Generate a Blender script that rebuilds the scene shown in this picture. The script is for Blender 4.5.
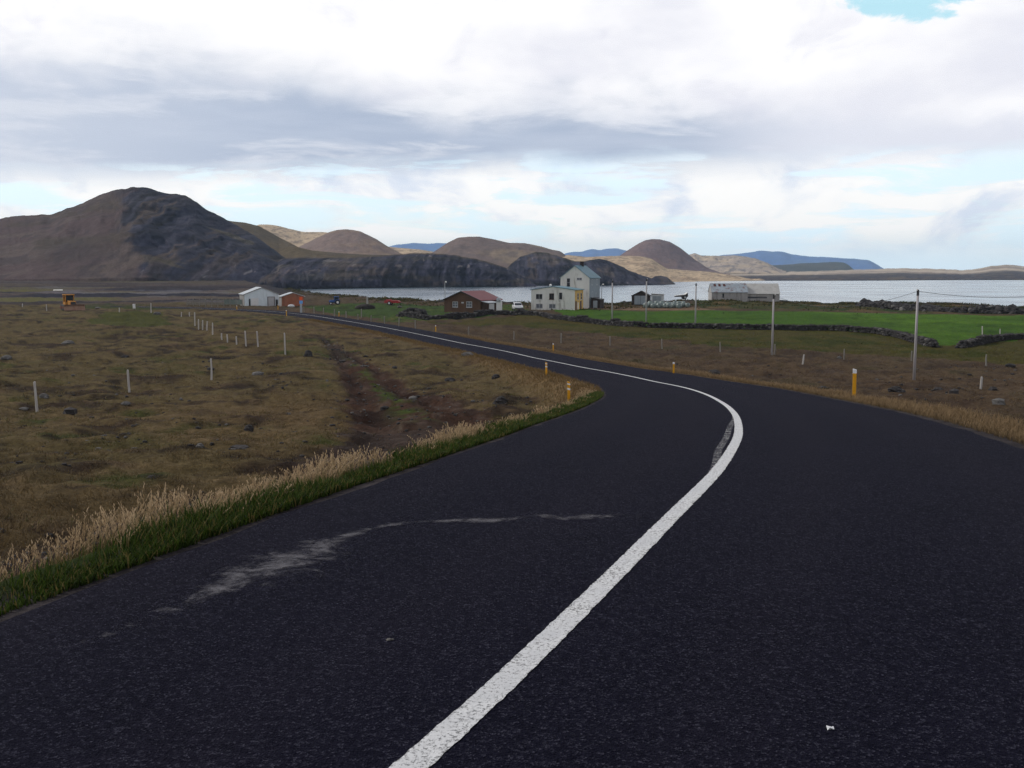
import bpy, math, random
import numpy as np
from mathutils import Vector

for o in list(bpy.data.objects):
    bpy.data.objects.remove(o)
random.seed(7)
RNG = np.random.default_rng(11)
SC = bpy.context.scene
COL = SC.collection
rad = math.radians

# ------------------------------------------------------------------ camera
# world: camera at the origin, +Y is the view, heights are relative to the eye, sea level -9 m
FPX = 1000.0
PITCH = math.atan(112 / 1000)
cam_data = bpy.data.cameras.new("camera")
cam_data.sensor_width = 36.0
cam_data.lens = 36.0 * FPX / 1024
cam_data.clip_start = 0.1
cam_data.clip_end = 20000
cam = bpy.data.objects.new("camera", cam_data)
COL.objects.link(cam)
cam.location = (0, 0, 0)
cam.rotation_euler = (math.pi / 2 - PITCH, 0, 0)
SC.camera = cam

# ------------------------------------------------------------------ light
SUN_EL, SUN_AZ = rad(40), rad(-65)          # azimuth from +Y, negative = left
EXPOSURE = 0.0
SKY_STRENGTH = 0.15
CLOUD_STRENGTH = 1.0
SUN_STRENGTH = 2.5
SUN_ANGLE = rad(7)
HAZE_DENSITY = 0.00008
HAZE_COLOR = (0.60, 0.80, 1.0)

SC.view_settings.view_transform = 'Standard'
SC.view_settings.look = 'None'
SC.view_settings.exposure = EXPOSURE
SC.view_settings.gamma = 1.0
SC.view_settings.use_curve_mapping = False

sun_data = bpy.data.lights.new("sun", 'SUN')
sun_data.energy = SUN_STRENGTH
sun_data.angle = SUN_ANGLE
sun_data.color = (1.0, 0.95, 0.87)
sun = bpy.data.objects.new("sun", sun_data)
COL.objects.link(sun)
sd = Vector((math.sin(SUN_AZ) * math.cos(SUN_EL), math.cos(SUN_AZ) * math.cos(SUN_EL), math.sin(SUN_EL)))
sun.rotation_euler = sd.to_track_quat('Z', 'Y').to_euler()


class NT:
    """tiny node-graph builder"""
    def __init__(s, tree):
        s.t = tree
    def n(s, kind, **kw):
        nd = s.t.nodes.new(kind)
        for k, v in kw.items():
            setattr(nd, k, v)
        return nd
    def set(s, sock, v):
        if isinstance(v, bpy.types.NodeSocket):
            s.t.links.new(v, sock)
        else:
            sock.default_value = v
    def m(s, op, a, b=None, c=None, clamp=False):
        nd = s.n('ShaderNodeMath', operation=op, use_clamp=clamp)
        s.set(nd.inputs[0], a)
        if b is not None: s.set(nd.inputs[1], b)
        if c is not None: s.set(nd.inputs[2], c)
        return nd.outputs[0]
    def ss(s, x, lo, hi, a=0.0, b=1.0):
        nd = s.n('ShaderNodeMapRange', interpolation_type='SMOOTHSTEP')
        s.set(nd.inputs[0], x); s.set(nd.inputs[1], lo); s.set(nd.inputs[2], hi)
        s.set(nd.inputs[3], a); s.set(nd.inputs[4], b)
        return nd.outputs[0]
    def noise(s, vec, scale, detail=5, rough=0.55, dist=0.0, lac=2.0):
        nd = s.n('ShaderNodeTexNoise')
        if vec is not None: s.t.links.new(vec, nd.inputs['Vector'])
        nd.inputs['Scale'].default_value = scale
        nd.inputs['Detail'].default_value = detail
        nd.inputs['Roughness'].default_value = rough
        nd.inputs['Lacunarity'].default_value = lac
        nd.inputs['Distortion'].default_value = dist
        return nd.outputs[0]
    def mix(s, f, a, b, mode='MIX'):
        nd = s.n('ShaderNodeMix', data_type='RGBA', blend_type=mode)
        s.set(nd.inputs[0], f)
        for sock, v in ((nd.inputs[6], a), (nd.inputs[7], b)):
            if isinstance(v, tuple) and len(v) == 3: v = v + (1.0,)
            s.set(sock, v)
        return nd.outputs[2]
    def vec(s, x, y, z):
        nd = s.n('ShaderNodeCombineXYZ')
        s.set(nd.inputs[0], x); s.set(nd.inputs[1], y); s.set(nd.inputs[2], z)
        return nd.outputs[0]
    def link(s, a, b):
        s.t.links.new(a, b)


def lin(r, g, b, k=1.0):
    f = lambda c: (c / 255 / 12.92 if c <= 10 else ((c / 255 + 0.055) / 1.055) ** 2.4)
    return (f(r) * k, f(g) * k, f(b) * k)


def build_world():
    w = bpy.data.worlds.new("World")
    SC.world = w
    w.use_nodes = True
    nt = w.node_tree
    nt.nodes.clear()
    g = NT(nt)
    out = g.n('ShaderNodeOutputWorld')
    sky = g.n('ShaderNodeTexSky', sky_type='NISHITA', sun_disc=False)
    sky.sun_elevation = SUN_EL
    sky.sun_rotation = SUN_AZ
    sky.air_density = 1.0
    sky.dust_density = 0.6
    sky.ozone_density = 1.5
    bg_sky = g.n('ShaderNodeBackground')
    bg_sky.inputs[1].default_value = SKY_STRENGTH
    g.link(sky.outputs[0], bg_sky.inputs[0])
    tc = g.n('ShaderNodeTexCoord')
    sp = g.n('ShaderNodeSeparateXYZ')
    g.link(tc.outputs['Generated'], sp.inputs[0])
    x, y, z = sp.outputs
    az = g.m('ARCTAN2', x, y)
    el = g.m('ARCSINE', z)
    # noises over direction: flattened like clouds seen low over the sea
    nA = g.noise(g.vec(az, g.m('MULTIPLY', el, 2.6), 0.3), 5.5, 7, 0.56, 0.35)
    nB = g.noise(g.vec(az, g.m('MULTIPLY', el, 5.5), 3.7), 7.0, 7, 0.6, 0.4)
    nC = g.noise(g.vec(az, g.m('MULTIPLY', el, 1.6), 9.1), 10.0, 8, 0.6, 0.5)
    nD = g.noise(g.vec(az, g.m('MULTIPLY', el, 7.0), 5.2), 4.0, 6, 0.55, 0.2)
    nE = g.noise(g.vec(az, g.m('MULTIPLY', el, 1.9), 14.6), 4.2, 6, 0.5, 0.3)
    cA = g.m('SUBTRACT', nA, 0.5)
    cB = g.m('SUBTRACT', nB, 0.5)
    cC = g.m('SUBTRACT', nC, 0.5)
    cD = g.m('SUBTRACT', nD, 0.5)
    cE = g.m('SUBTRACT', nE, 0.5)
    # 1) thin streaks of cloud low over the horizon
    thr = g.ss(el, 0.02, 0.10, 0.44, 0.40)
    wisp = g.ss(g.m('SUBTRACT', nB, thr), -0.03, 0.10)
    wisp = g.m('MULTIPLY', wisp, g.ss(el, 0.004, 0.04))
    wisp = g.m('MULTIPLY', wisp, 0.95)
    # 2) the great bank: its base lies about 5.8 degrees up
    e1 = g.m('ADD', el, g.m('MULTIPLY', cD, 0.030))
    e1 = g.m('ADD', e1, g.m('MULTIPLY', cC, 0.012))
    base_el = g.ss(az, -0.45, -0.05, 0.088, 0.103)
    bank = g.ss(g.m('SUBTRACT', g.m('ADD', e1, g.m('MULTIPLY', cB, 0.022)), base_el), -0.017, 0.014)
    # how high up the grey underside reaches, by compass direction
    gtop = g.ss(az, -0.30, -0.02, 0.198, 0.176)
    gtop = g.m('ADD', gtop, g.ss(az, 0.02, 0.36, 0.0, -0.042))
    e2 = g.m('ADD', el, g.m('MULTIPLY', cA, 0.10))
    e2 = g.m('ADD', e2, g.m('MULTIPLY', cC, 0.055))
    up = g.ss(g.m('SUBTRACT', e2, gtop), g.ss(az, -0.1, 0.3, -0.045, -0.026), 0.020)
    # the underside is darkest in the middle, paler to both sides
    dk = g.m('MULTIPLY', g.ss(az, -0.46, -0.14, 0.35, 1.0), g.ss(az, 0.42, 0.16))
    dk = g.m('MULTIPLY', dk, g.ss(cD, -0.25, 0.10, 0.55, 1.0), clamp=True)
    under = g.mix(dk, lin(217, 224, 238), lin(178, 191, 213))
    under = g.mix(g.m('MULTIPLY', g.ss(g.m('ADD', cB, g.m('MULTIPLY', cD, 0.7)), 0.0, 0.20), 0.9), under, lin(224, 229, 240))
    under2 = g.mix(g.m('MULTIPLY', g.ss(az, 0.14, 0.33), 0.9), under, lin(236, 238, 248))
    top = g.mix(g.m('MULTIPLY', g.ss(cE, 0.02, 0.24), 0.65), (1.08, 1.07, 1.08), lin(224, 226, 240))
    top = g.mix(g.m('MULTIPLY', g.ss(cC, 0.03, 0.22), 0.40), top, lin(214, 216, 234))
    cloud = g.mix(up, under2, top)
    # bright rim tufts low down
    wcol = g.mix(g.ss(cC, -0.05, 0.2), (1.16, 1.12, 1.08), lin(216, 224, 240, 1.1))
    cloud = g.mix(bank, wcol, cloud)
    cover = g.m('MAXIMUM', wisp, bank)
    # a thin bright veil lies behind the streaks
    veil = g.m('MULTIPLY', g.ss(el, 0.35, 0.20), g.ss(nE, 0.2, 0.7, 0.62, 0.90))
    cloud = g.mix(cover, lin(222, 241, 252, 1.25), cloud)
    cover = g.m('MAXIMUM', cover, veil)
    # 3) a rag of open sky high on the right
    da = g.m('DIVIDE', g.m('SUBTRACT', az, 0.338), 0.062)
    de = g.m('DIVIDE', g.m('SUBTRACT', el, 0.236), 0.020)
    rr = g.m('ADD', g.m('MULTIPLY', da, da), g.m('MULTIPLY', de, de))
    rr = g.m('ADD', g.m('ADD', rr, g.m('MULTIPLY', cC, 5.5)), g.m('MULTIPLY', cA, 5.0))
    gap = g.ss(rr, 0.7, 1.25, 1.0, 0.0)
    cloud = g.mix(gap, cloud, lin(192, 236, 250))
    # unseen dull cloud added overhead and behind to hold the ambient light down
    over = g.ss(el, 0.30, 0.55)
    cloud = g.mix(over, cloud, (0.36, 0.37, 0.42))
    cover = g.m('MAXIMUM', cover, over)
    bg_c = g.n('ShaderNodeBackground')
    bg_c.inputs[1].default_value = CLOUD_STRENGTH
    g.link(cloud, bg_c.inputs[0])
    ms = g.n('ShaderNodeMixShader')
    g.link(cover, ms.inputs[0])
    g.link(bg_sky.outputs[0], ms.inputs[1])
    g.link(bg_c.outputs[0], ms.inputs[2])
    g.link(ms.outputs[0], out.inputs['Surface'])


build_world()


# ------------------------------------------------------------------ numeric helpers
def h32(ix, iy, seed):
    n = (ix.astype(np.int64) * 374761393 + iy.astype(np.int64) * 668265263 + seed * 974634777) & 0xffffffff
    n = ((n ^ (n >> 13)) * 1274126177) & 0xffffffff
    n = ((n ^ (n >> 16)) * 2246822519) & 0xffffffff
    return ((n ^ (n >> 15)) & 0xffffff) / float(0xffffff)


def vn(x, y, seed=0):
    x = np.asarray(x, float); y = np.asarray(y, float)
    ix = np.floor(x); iy = np.floor(y)
    fx = x - ix; fy = y - iy
    fx = fx * fx * fx * (fx * (fx * 6 - 15) + 10); fy = fy * fy * fy * (fy * (fy * 6 - 15) + 10)
    a = h32(ix, iy, seed); b = h32(ix + 1, iy, seed); c = h32(ix, iy + 1, seed); d = h32(ix + 1, iy + 1, seed)
    return (a * (1 - fx) + b * fx) * (1 - fy) + (c * (1 - fx) + d * fx) * fy


def fbm(x, y, octv=4, seed=0, gain=0.5):
    x = np.asarray(x, float); y = np.asarray(y, float)
    s = 0; a = 1; t = 0
    for k in range(octv):
        s = s + a * (vn(x * 2 ** k + 17.3 * k, y * 2 ** k - 9.1 * k, seed + 31 * k) - 0.5)
        t += a; a *= gain
    return s / t * 2      # about -1..1


def sst(lo, hi, x):
    t = np.clip((np.asarray(x, float) - lo) / (hi - lo), 0, 1)
    return t * t * (3 - 2 * t)


def ray(px, py):
    cx = px - 512; cy = 384 - py
    return (cx, FPX * math.cos(PITCH) + cy * math.sin(PITCH), -FPX * math.sin(PITCH) + cy * math.cos(PITCH))


def at(px, py, D):
    """world point seen at a pixel, D metres ahead"""
    r = ray(px, py)
    return np.array((D * r[0] / r[1], D, D * r[2] / r[1]))


def to_px(x, y, z):
    yy = np.maximum(y, 0.05)
    c, s = math.cos(PITCH), math.sin(PITCH)
    d = yy * c - z * s
    d = np.maximum(d, 0.02)
    v = yy * s + z * c
    return 512 + FPX * x / d, 384 - FPX * v / d


# ------------------------------------------------------------------ the road line and the lie of the land
YS = np.arange(-80, 1200, 0.5)


def prof(tab, sm):
    t = np.array(tab, float)
    v = np.interp(YS, t[:, 0], t[:, 1])
    k = np.hanning(int(sm / 0.5) * 2 + 3); k /= k.sum()
    pad = len(k) // 2
    return np.convolve(np.pad(v, pad, mode='edge'), k, mode='valid')


P_ROAD = prof([(-80, -0.7), (-20, -1.45), (0, -1.6), (5, -1.66), (8, -1.78), (11, -2.0), (16, -2.45), (20, -2.83), (25, -3.32), (31, -3.88),
               (35, -4.2), (44, -4.86), (60, -5.75), (73, -6.25), (93, -6.65), (110, -6.8), (150, -7.0), (184, -7.1), (260, -7.15), (900, -7.0)], 3)
P_LEFT = prof([(-80, -2), (0, -2.6), (5, -2.7), (8, -2.9), (12, -3.3), (16, -3.8), (20, -4.25), (30, -5.1), (40, -5.65), (55, -6.15), (73, -6.45),
               (100, -6.62), (150, -6.6), (180, -6.55), (260, -6.6), (320, -6.2), (400, -5.5), (600, -4.0), (900, -3)], 3)
P_RIGHT = prof([(-80, -2), (0, -2.4), (10, -2.8), (20, -3.9), (30, -4.9), (45, -6.1), (64, -6.95), (90, -7.35), (130, -7.35), (200, -7.2), (260, -7.1),
                (320, -6.6), (400, -5.5), (600, -4.0), (900, -3)], 3)
f_road = lambda y: np.interp(y, YS, P_ROAD)
f_left = lambda y: np.interp(y, YS, P_LEFT)
f_right = lambda y: np.interp(y, YS, P_RIGHT)

CTRL = [(-40, -38), (-22, -20), (-10, -9), (-4.2, -3.2), (-1.75, 0.4), (-0.32, 3.16), (0.12, 4.24), (0.61, 5.51), (1.24, 7.26), (1.87, 9.07),
        (2.83, 12.46), (3.37, 14.7), (4.32, 19.2), (5.5, 26.0), (6.45, 33.5), (6.62, 40.2), (5.75, 50.6), (4.3, 60.1), (0.0, 78.9),
        (-5.6, 96), (-13.0, 116.7), (-23.5, 142), (-35.4, 167.4), (-48.5, 186.3), (-62, 198), (-82, 207), (-120, 216), (-200, 226), (-420, 250)]


def catmull(pts, step):
    P = np.array(pts, float)
    P = np.vstack([2 * P[0] - P[1], P, 2 * P[-1] - P[-2]])
    out = []
    for i in range(1, len(P) - 2):
        p0, p1, p2, p3 = P[i - 1:i + 3]
        t0 = 0; t1 = t0 + np.linalg.norm(p1 - p0) ** 0.5; t2 = t1 + np.linalg.norm(p2 - p1) ** 0.5; t3 = t2 + np.linalg.norm(p3 - p2) ** 0.5
        n = max(2, int(np.linalg.norm(p2 - p1) / step))
        for t in np.linspace(t1, t2, n, endpoint=False):
            A1 = (t1 - t) / (t1 - t0) * p0 + (t - t0) / (t1 - t0) * p1
            A2 = (t2 - t) / (t2 - t1) * p1 + (t - t1) / (t2 - t1) * p2
            A3 = (t3 - t) / (t3 - t2) * p2 + (t - t2) / (t3 - t2) * p3
            B1 = (t2 - t) / (t2 - t0) * A1 + (t - t0) / (t2 - t0) * A2
            B2 = (t3 - t) / (t3 - t1) * A2 + (t - t1) / (t3 - t1) * A3
            out.append((t2 - t) / (t2 - t1) * B1 + (t - t1) / (t2 - t1) * B2)
    out.append(P[-2])
    return np.array(out)


def smooth_line(p, n):
    k = np.hanning(2 * n + 3); k /= k.sum()
    q = np.pad(p, ((n + 1, n + 1), (0, 0)), mode='edge')
    r = np.stack([np.convolve(q[:, i], k, mode='valid') for i in range(2)], 1)
    r[:n + 1] = p[:n + 1]; r[-n - 1:] = p[-n - 1:]
    return r


RL = smooth_line(catmull(CTRL, 0.35), 3)
dl = np.gradient(RL, axis=0); dl /= np.linalg.norm(dl, axis=1)[:, None]
NR = np.stack([dl[:, 1], -dl[:, 0]], 1)            # normal to the right of travel
HWL = np.interp(RL[:, 1], [0, 4, 6, 10, 15, 25, 45, 60, 80, 180], [2.62, 2.66, 2.78, 3.0, 3.25, 3.4, 3.4, 3.25, 3.1, 3.0])
HWR = np.interp(RL[:, 1], [0, 15, 26, 45, 60, 100, 180], [3.35, 3.4, 3.5, 3.6, 3.3, 3.2, 3.1])
RLc = RL[::6]; NRc = NR[::6]; HLc = HWL[::6]; HRc = HWR[::6]


def road_dist(x, y):
    """signed distance from the road's centre line (left negative), half width on that side, index"""
    x = np.atleast_1d(np.asarray(x, float)); y = np.atleast_1d(np.asarray(y, float))
    S = np.empty(len(x)); H = np.empty(len(x))
    a = RLc[:-1]; d = RLc[1:] - RLc[:-1]; L2 = (d * d).sum(1)
    for k in range(0, len(x), 20000):
        px = x[k:k + 20000, None] - a[None, :, 0]; py = y[k:k + 20000, None] - a[None, :, 1]
        t = np.clip((px * d[:, 0] + py * d[:, 1]) / L2, 0, 1)
        ex = px - t * d[:, 0]; ey = py - t * d[:, 1]
        q = ex * ex + ey * ey
        j = np.argmin(q, 1); r = np.arange(len(j))
        sg = np.sign(ex[r, j] * NRc[j, 0] + ey[r, j] * NRc[j, 1]); sg[sg == 0] = 1
        s = np.sqrt(q[r, j]) * sg
        S[k:k + 20000] = s
        H[k:k + 20000] = np.where(s < 0, HLc[j] + t[r, j] * (HLc[np.minimum(j + 1, len(HLc) - 1)] - HLc[j]), HRc[j] + t[r, j] * (HRc[np.minimum(j + 1, len(HRc) - 1)] - HRc[j]))
    return S, H


COAST_U = np.array([(-0.60, 2000), (-0.285, 2000), (-0.268, 560), (-0.250, 430), (-0.236, 390), (-0.227, 360), (-0.182, 305), (-0.112, 262), (-0.042, 243), (0.018, 234), (0.088, 230),
                    (0.138, 243), (0.19, 250), (0.268, 250), (0.348, 230), (0.428, 234), (0.512, 212), (0.7, 190), (1.5, 120), (4, 60), (60, 12)])


def coast(x, y):
    u = x / np.maximum(y, 1.0)
    return np.interp(u, COAST_U[:, 0], COAST_U[:, 1])


# the rutted gravel track left of the road (world line through points seen in the photograph)
TRPX = [(40, 568), (110, 541), (190, 513), (260, 493), (330, 477), (385, 462), (420, 446), (428, 430), (415, 415), (398, 401), (378, 385), (358, 366), (342, 351), (325, 340)]


def on_left(px, py):
    r = ray(px, py); q = np.geomspace(3, 300, 3000)
    D = q[np.argmax(q * r[2] / r[1] - f_left(q) < 0)]
    return D * r[0] / r[1], D


TRACK = np.array([on_left(*p) for p in TRPX])
TRW = np.array([0.7, 0.8, 0.9, 1.0, 1.2, 1.8, 2.6, 2.9, 2.8, 2.4, 1.9, 1.4, 0.9, 0.4])


def poly_dist(x, y, line, width):
    best = np.full(len(x), 1e9); w = np.zeros(len(x)); tt = np.zeros(len(x)); off = np.zeros(len(x))
    for i in range(len(line) - 1):
        d = line[i + 1] - line[i]; L2 = d @ d
        px = x - line[i, 0]; py = y - line[i, 1]
        t = np.clip((px * d[0] + py * d[1]) / L2, 0, 1)
        q = np.hypot(px - t * d[0], py - t * d[1])
        sgn = np.sign(px * d[1] - py * d[0])
        m = q < best
        best = np.where(m, q, best); w = np.where(m, width[i] + t * (width[i + 1] - width[i]), w); tt = np.where(m, i + t, tt); off = np.where(m, q * sgn, off)
    return best, w, tt, off


def ground(x, y, detail=True, full=False):
    x = np.atleast_1d(np.asarray(x, float)); y = np.atleast_1d(np.asarray(y, float))
    s, hw = road_dist(x, y)
    e = np.abs(s) - hw
    zr = f_road(y)
    zf = np.where(s < 0, f_left(y), f_right(y))
    far = sst(60, 160, y)
    W = np.where(s < 0, 2.0, 4.5) + 5 * far
    e0 = np.where(s < 0, 0.28 + 0.42 * far, 0.7)
    w = sst(e0, e0 + W, e)
    z = zr * (1 - w) + zf * w
    z = z - 0.14 * sst(-0.15, -0.55, e)
    wf = sst(0.8, 4.0, e)
    # knolls and hollows, and the tussocks on them
    z = z + wf * (0.30 * fbm(x / 11, y / 14, 3, 5) * sst(8, 40, y) + 0.20 * sst(25, 60, y) * fbm(x / 26, y / 30, 2, 9))
    smooth_green = sst(0.02, 0.08, x / np.maximum(y, 1)) * sst(85, 105, y)
    if detail:
        amp = wf * (1 - 0.8 * smooth_green)
        b = fbm(x / 1.7, y / 1.7, 3, 21)
        z = z + amp * (0.32 * np.clip(b, -0.32, 0.5) + 0.10 * fbm(x / 0.6, y / 0.6, 2, 44) * sst(80, 30, y))
        z = z + 0.02 * fbm(x / 0.35, y / 0.35, 2, 3) * sst(0.0, 0.3, e) * sst(40, 15, y)
    # track: two shallow ruts
    td, tw, tt, off = poly_dist(x, y, TRACK, TRW)
    tm = sst(tw + 0.5, tw - 0.3, td) * sst(0.9, 2.0, e)
    rut = np.exp(-((np.abs(off) - tw * 0.55) / (0.22 * tw)) ** 2)
    z = z - tm * (0.10 + 0.16 * rut + 0.08 * fbm(x / 0.8, y / 0.8, 3, 77))
    # grassy mound in the left field
    z = z + 0.75 * np.exp(-(((x + 57) / 7.0) ** 2 + ((y - 148) / 9) ** 2))
    z = z + 0.5 * np.exp(-(((x - 47) / 9.0) ** 2 + ((y - 236) / 7) ** 2))
    dc = coast(x, y) + 5 * fbm(x / 14, y / 14, 3, 61)
    c = sst(-3, 9, y - dc)
    z = z + sst(-22, -6, y - dc) * (0.35 * fbm(x / 3.5, y / 3.5, 3, 62) + 0.1)
    z = z * (1 - c) + (-12.0) * c
    if full:
        return z, s, e, td, tw, off, tt
    return z


def g1(x, y):
    return float(ground(np.array([x]), np.array([y]))[0])


def hit(px, py, smax=500):
    """where the line of sight through a pixel meets the ground"""
    r = ray(px, py)
    s = np.geomspace(2.5, smax, 900)
    v = s * r[2] / r[1] - ground(s * r[0] / r[1], s)
    i = int(np.argmax(v < 0))
    if i == 0: i = 1 if v[0] < 0 else len(s) - 1
    s2 = np.linspace(s[i - 1], s[i], 40)
    v2 = s2 * r[2] / r[1] - ground(s2 * r[0] / r[1], s2)
    j = int(np.argmax(v2 < 0))
    D = s2[j]
    return D * r[0] / r[1], D, g1(D * r[0] / r[1], D)


# ------------------------------------------------------------------ mesh helpers
def fast_mesh(name, verts, faces, colors=None, mats=None, smooth=False):
    """faces: (n,k) int array, all the same k"""
    me = bpy.data.meshes.new(name)
    verts = np.asarray(verts, np.float32); faces = np.asarray(faces, np.int32)
    k = faces.shape[1]
    me.vertices.add(len(verts)); me.vertices.foreach_set('co', verts.ravel())
    me.loops.add(faces.size); me.loops.foreach_set('vertex_index', faces.ravel())
    me.polygons.add(len(faces))
    me.polygons.foreach_set('loop_start', np.arange(0, faces.size, k, dtype=np.int32))
    me.polygons.foreach_set('loop_total', np.full(len(faces), k, np.int32))
    if smooth: me.polygons.foreach_set('use_smooth', np.ones(len(faces), bool))
    me.update(calc_edges=True)
    me.validate()
    if colors is not None:
        a = me.color_attributes.new('cover', 'FLOAT_COLOR', 'POINT')
        c = np.ones((len(verts), 4), np.float32); c[:, :3] = colors
        a.data.foreach_set('color', c.ravel())
    if mats is not None: me.materials.append(mats)
    return me


def link(name, me, parent=None, loc=None):
    o = bpy.data.objects.new(name, me)
    COL.objects.link(o)
    if parent is not None: o.parent = parent
    if loc is not None: o.location = loc
    return o


def tag(o, label=None, cat=None, group=None, kind=None):
    if label: o['label'] = label
    if cat: o['category'] = cat
    if group: o['group'] = group
    if kind: o['kind'] = kind
    return o


def thing(name, label, cat, loc=(0, 0, 0), rz=0.0, group=None):
    o = bpy.data.objects.new(name, None)
    o.empty_display_size = 0.3
    COL.objects.link(o)
    o.location = loc; o.rotation_euler = (0, 0, rz)
    return tag(o, label, cat, group)


def dup(root, loc, rz, label, scale=None):
    r = root.copy(); COL.objects.link(r)
    r.location = loc; r.rotation_euler = (root.rotation_euler[0], root.rotation_euler[1], rz); r['label'] = label
    if scale: r.scale = scale
    for ch in list(root.children):
        c = ch.copy(); COL.objects.link(c); c.parent = r
        for gch in list(ch.children):
            d = gch.copy(); COL.objects.link(d); d.parent = c
    return r


class MB:
    """collects shapes into one mesh"""
    def __init__(s):
        s.v = []; s.f = []; s.m = []
    def add(s, v, f, mi=0):
        b = len(s.v)
        s.v += [tuple(map(float, p)) for p in v]
        s.f += [tuple(i + b for i in q) for q in f]
        s.m += [mi] * len(f)
        return s
    def box(s, x0, x1, y0, y1, z0, z1, mi=0):
        v = [(x0, y0, z0), (x1, y0, z0), (x1, y1, z0), (x0, y1, z0), (x0, y0, z1), (x1, y0, z1), (x1, y1, z1), (x0, y1, z1)]
        return s.add(v, [(0, 3, 2, 1), (4, 5, 6, 7), (0, 1, 5, 4), (1, 2, 6, 5), (2, 3, 7, 6), (3, 0, 4, 7)], mi)
    def prism(s, poly, axis, a, b, mi=0, scale_b=1.0, cen=(0, 0)):
        """poly in the plane across `axis`, swept from a to b"""
        n = len(poly)
        def p3(p, t, k):
            p = (cen[0] + (p[0] - cen[0]) * k, cen[1] + (p[1] - cen[1]) * k)
            return {'x': (t, p[0], p[1]), 'y': (p[0], t, p[1]), 'z': (p[0], p[1], t)}[axis]
        v = [p3(p, a, 1) for p in poly] + [p3(p, b, scale_b) for p in poly]
        f = [tuple(range(n - 1, -1, -1)), tuple(range(n, 2 * n))] + [(i, (i + 1) % n, n + (i + 1) % n, n + i) for i in range(n)]
        return s.add(v, f, mi)
    def tube(s, pts, r, n=8, mi=0, cap=True):
        pts = [Vector(p) for p in pts]
        rs = r if isinstance(r, (list, tuple)) else [r] * len(pts)
        rings = []
        for i, p in enumerate(pts):
            d = (pts[min(i + 1, len(pts) - 1)] - pts[max(i - 1, 0)]).normalized()
            a = d.orthogonal().normalized() if abs(d.z) > 0.9 else d.cross(Vector((0, 0, 1))).normalized()
            b = d.cross(a).normalized()
            rings.append([p + (a * math.cos(2 * math.pi * k / n) + b * math.sin(2 * math.pi * k / n)) * rs[i] for k in range(n)])
        v = [q for rg in rings for q in rg]
        f = [(i * n + k, i * n + (k + 1) % n, (i + 1) * n + (k + 1) % n, (i + 1) * n + k) for i in range(len(pts) - 1) for k in range(n)]
        if cap:
            f += [tuple(range(n - 1, -1, -1)), tuple(range((len(pts) - 1) * n, len(pts) * n))]
        return s.add(v, f, mi)
    def wheel(s, c, r, w, axis='x', n=20, mi=0):
        """a tyre-like disc with rounded shoulders"""
        prof_ = [(-w / 2, r * 0.55), (-w / 2, r * 0.88), (-w * 0.32, r), (w * 0.32, r), (w / 2, r * 0.88), (w / 2, r * 0.55)]
        v = []; m = len(prof_)
        for k in range(n):
            a = 2 * math.pi * k / n
            for (t, q) in prof_:
                p = (t, q * math.cos(a), q * math.sin(a)) if axis == 'x' else (q * math.cos(a), t, q * math.sin(a))
                v.append((c[0] + p[0], c[1] + p[1], c[2] + p[2]))
        f = [(k * m + j, k * m + j + 1, ((k + 1) % n) * m + j + 1, ((k + 1) % n) * m + j) for k in range(n) for j in range(m - 1)]
        f += [tuple(k * m for k in range(n)), tuple(k * m + m - 1 for k in range(n - 1, -1, -1))]
        return s.add(v, f, mi)
    def blob(s, c, r, seed, n=6, squash=0.7, mi=0, rough=0.35):
        """an angular stone"""
        rr = random.Random(seed)
        ph = [rr.uniform(0, 6.28) for _ in range(4)]
        v = []
        rows = max(3, n // 2 + 1)
        for i in range(rows + 1):
            th = math.pi * i / rows
            for k in range(n):
                a = 2 * math.pi * k / n + 0.4 * i
                q = 1 + rough * (math.sin(2 * a + ph[0] + th) * 0.5 + rr.uniform(-0.5, 0.5))
                rad_ = math.sin(th) if 0 < i < rows else 0.05
                v.append((c[0] + r[0] * q * rad_ * math.cos(a), c[1] + r[1] * q * rad_ * math.sin(a), c[2] + r[2] * squash * (math.cos(th) + rough * rr.uniform(-0.2, 0.2))))
        f = [(i * n + k, (i + 1) * n + k, (i + 1) * n + (k + 1) % n, i * n + (k + 1) % n) for i in range(rows) for k in range(n)]
        return s.add(v, f, mi)
    def build(s, name, mat, parent=None, loc=None, bevel=0.0, smooth=False):
        me = bpy.data.meshes.new(name)
        me.from_pydata(s.v, [], s.f)
        for mm in (mat if isinstance(mat, (list, tuple)) else [mat]): me.materials.append(mm)
        if isinstance(mat, (list, tuple)): me.polygons.foreach_set('material_index', s.m)
        if smooth: me.polygons.foreach_set('use_smooth', [True] * len(s.f))
        me.update(); me.validate()
        o = link(name, me, parent, loc)
        if bevel > 0:
            b = o.modifiers.new('edge', 'BEVEL'); b.width = bevel; b.segments = 2; b.limit_method = 'ANGLE'
        return o


# ------------------------------------------------------------------ materials
def new_mat(name):
    m = bpy.data.materials.new(name)
    m.use_nodes = True
    nt = m.node_tree
    nt.nodes.clear()
    g = NT(nt)
    out = g.n('ShaderNodeOutputMaterial')
    b = g.n('ShaderNodeBsdfPrincipled')
    g.link(b.outputs[0], out.inputs['Surface'])
    return m, g, b, out


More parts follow.
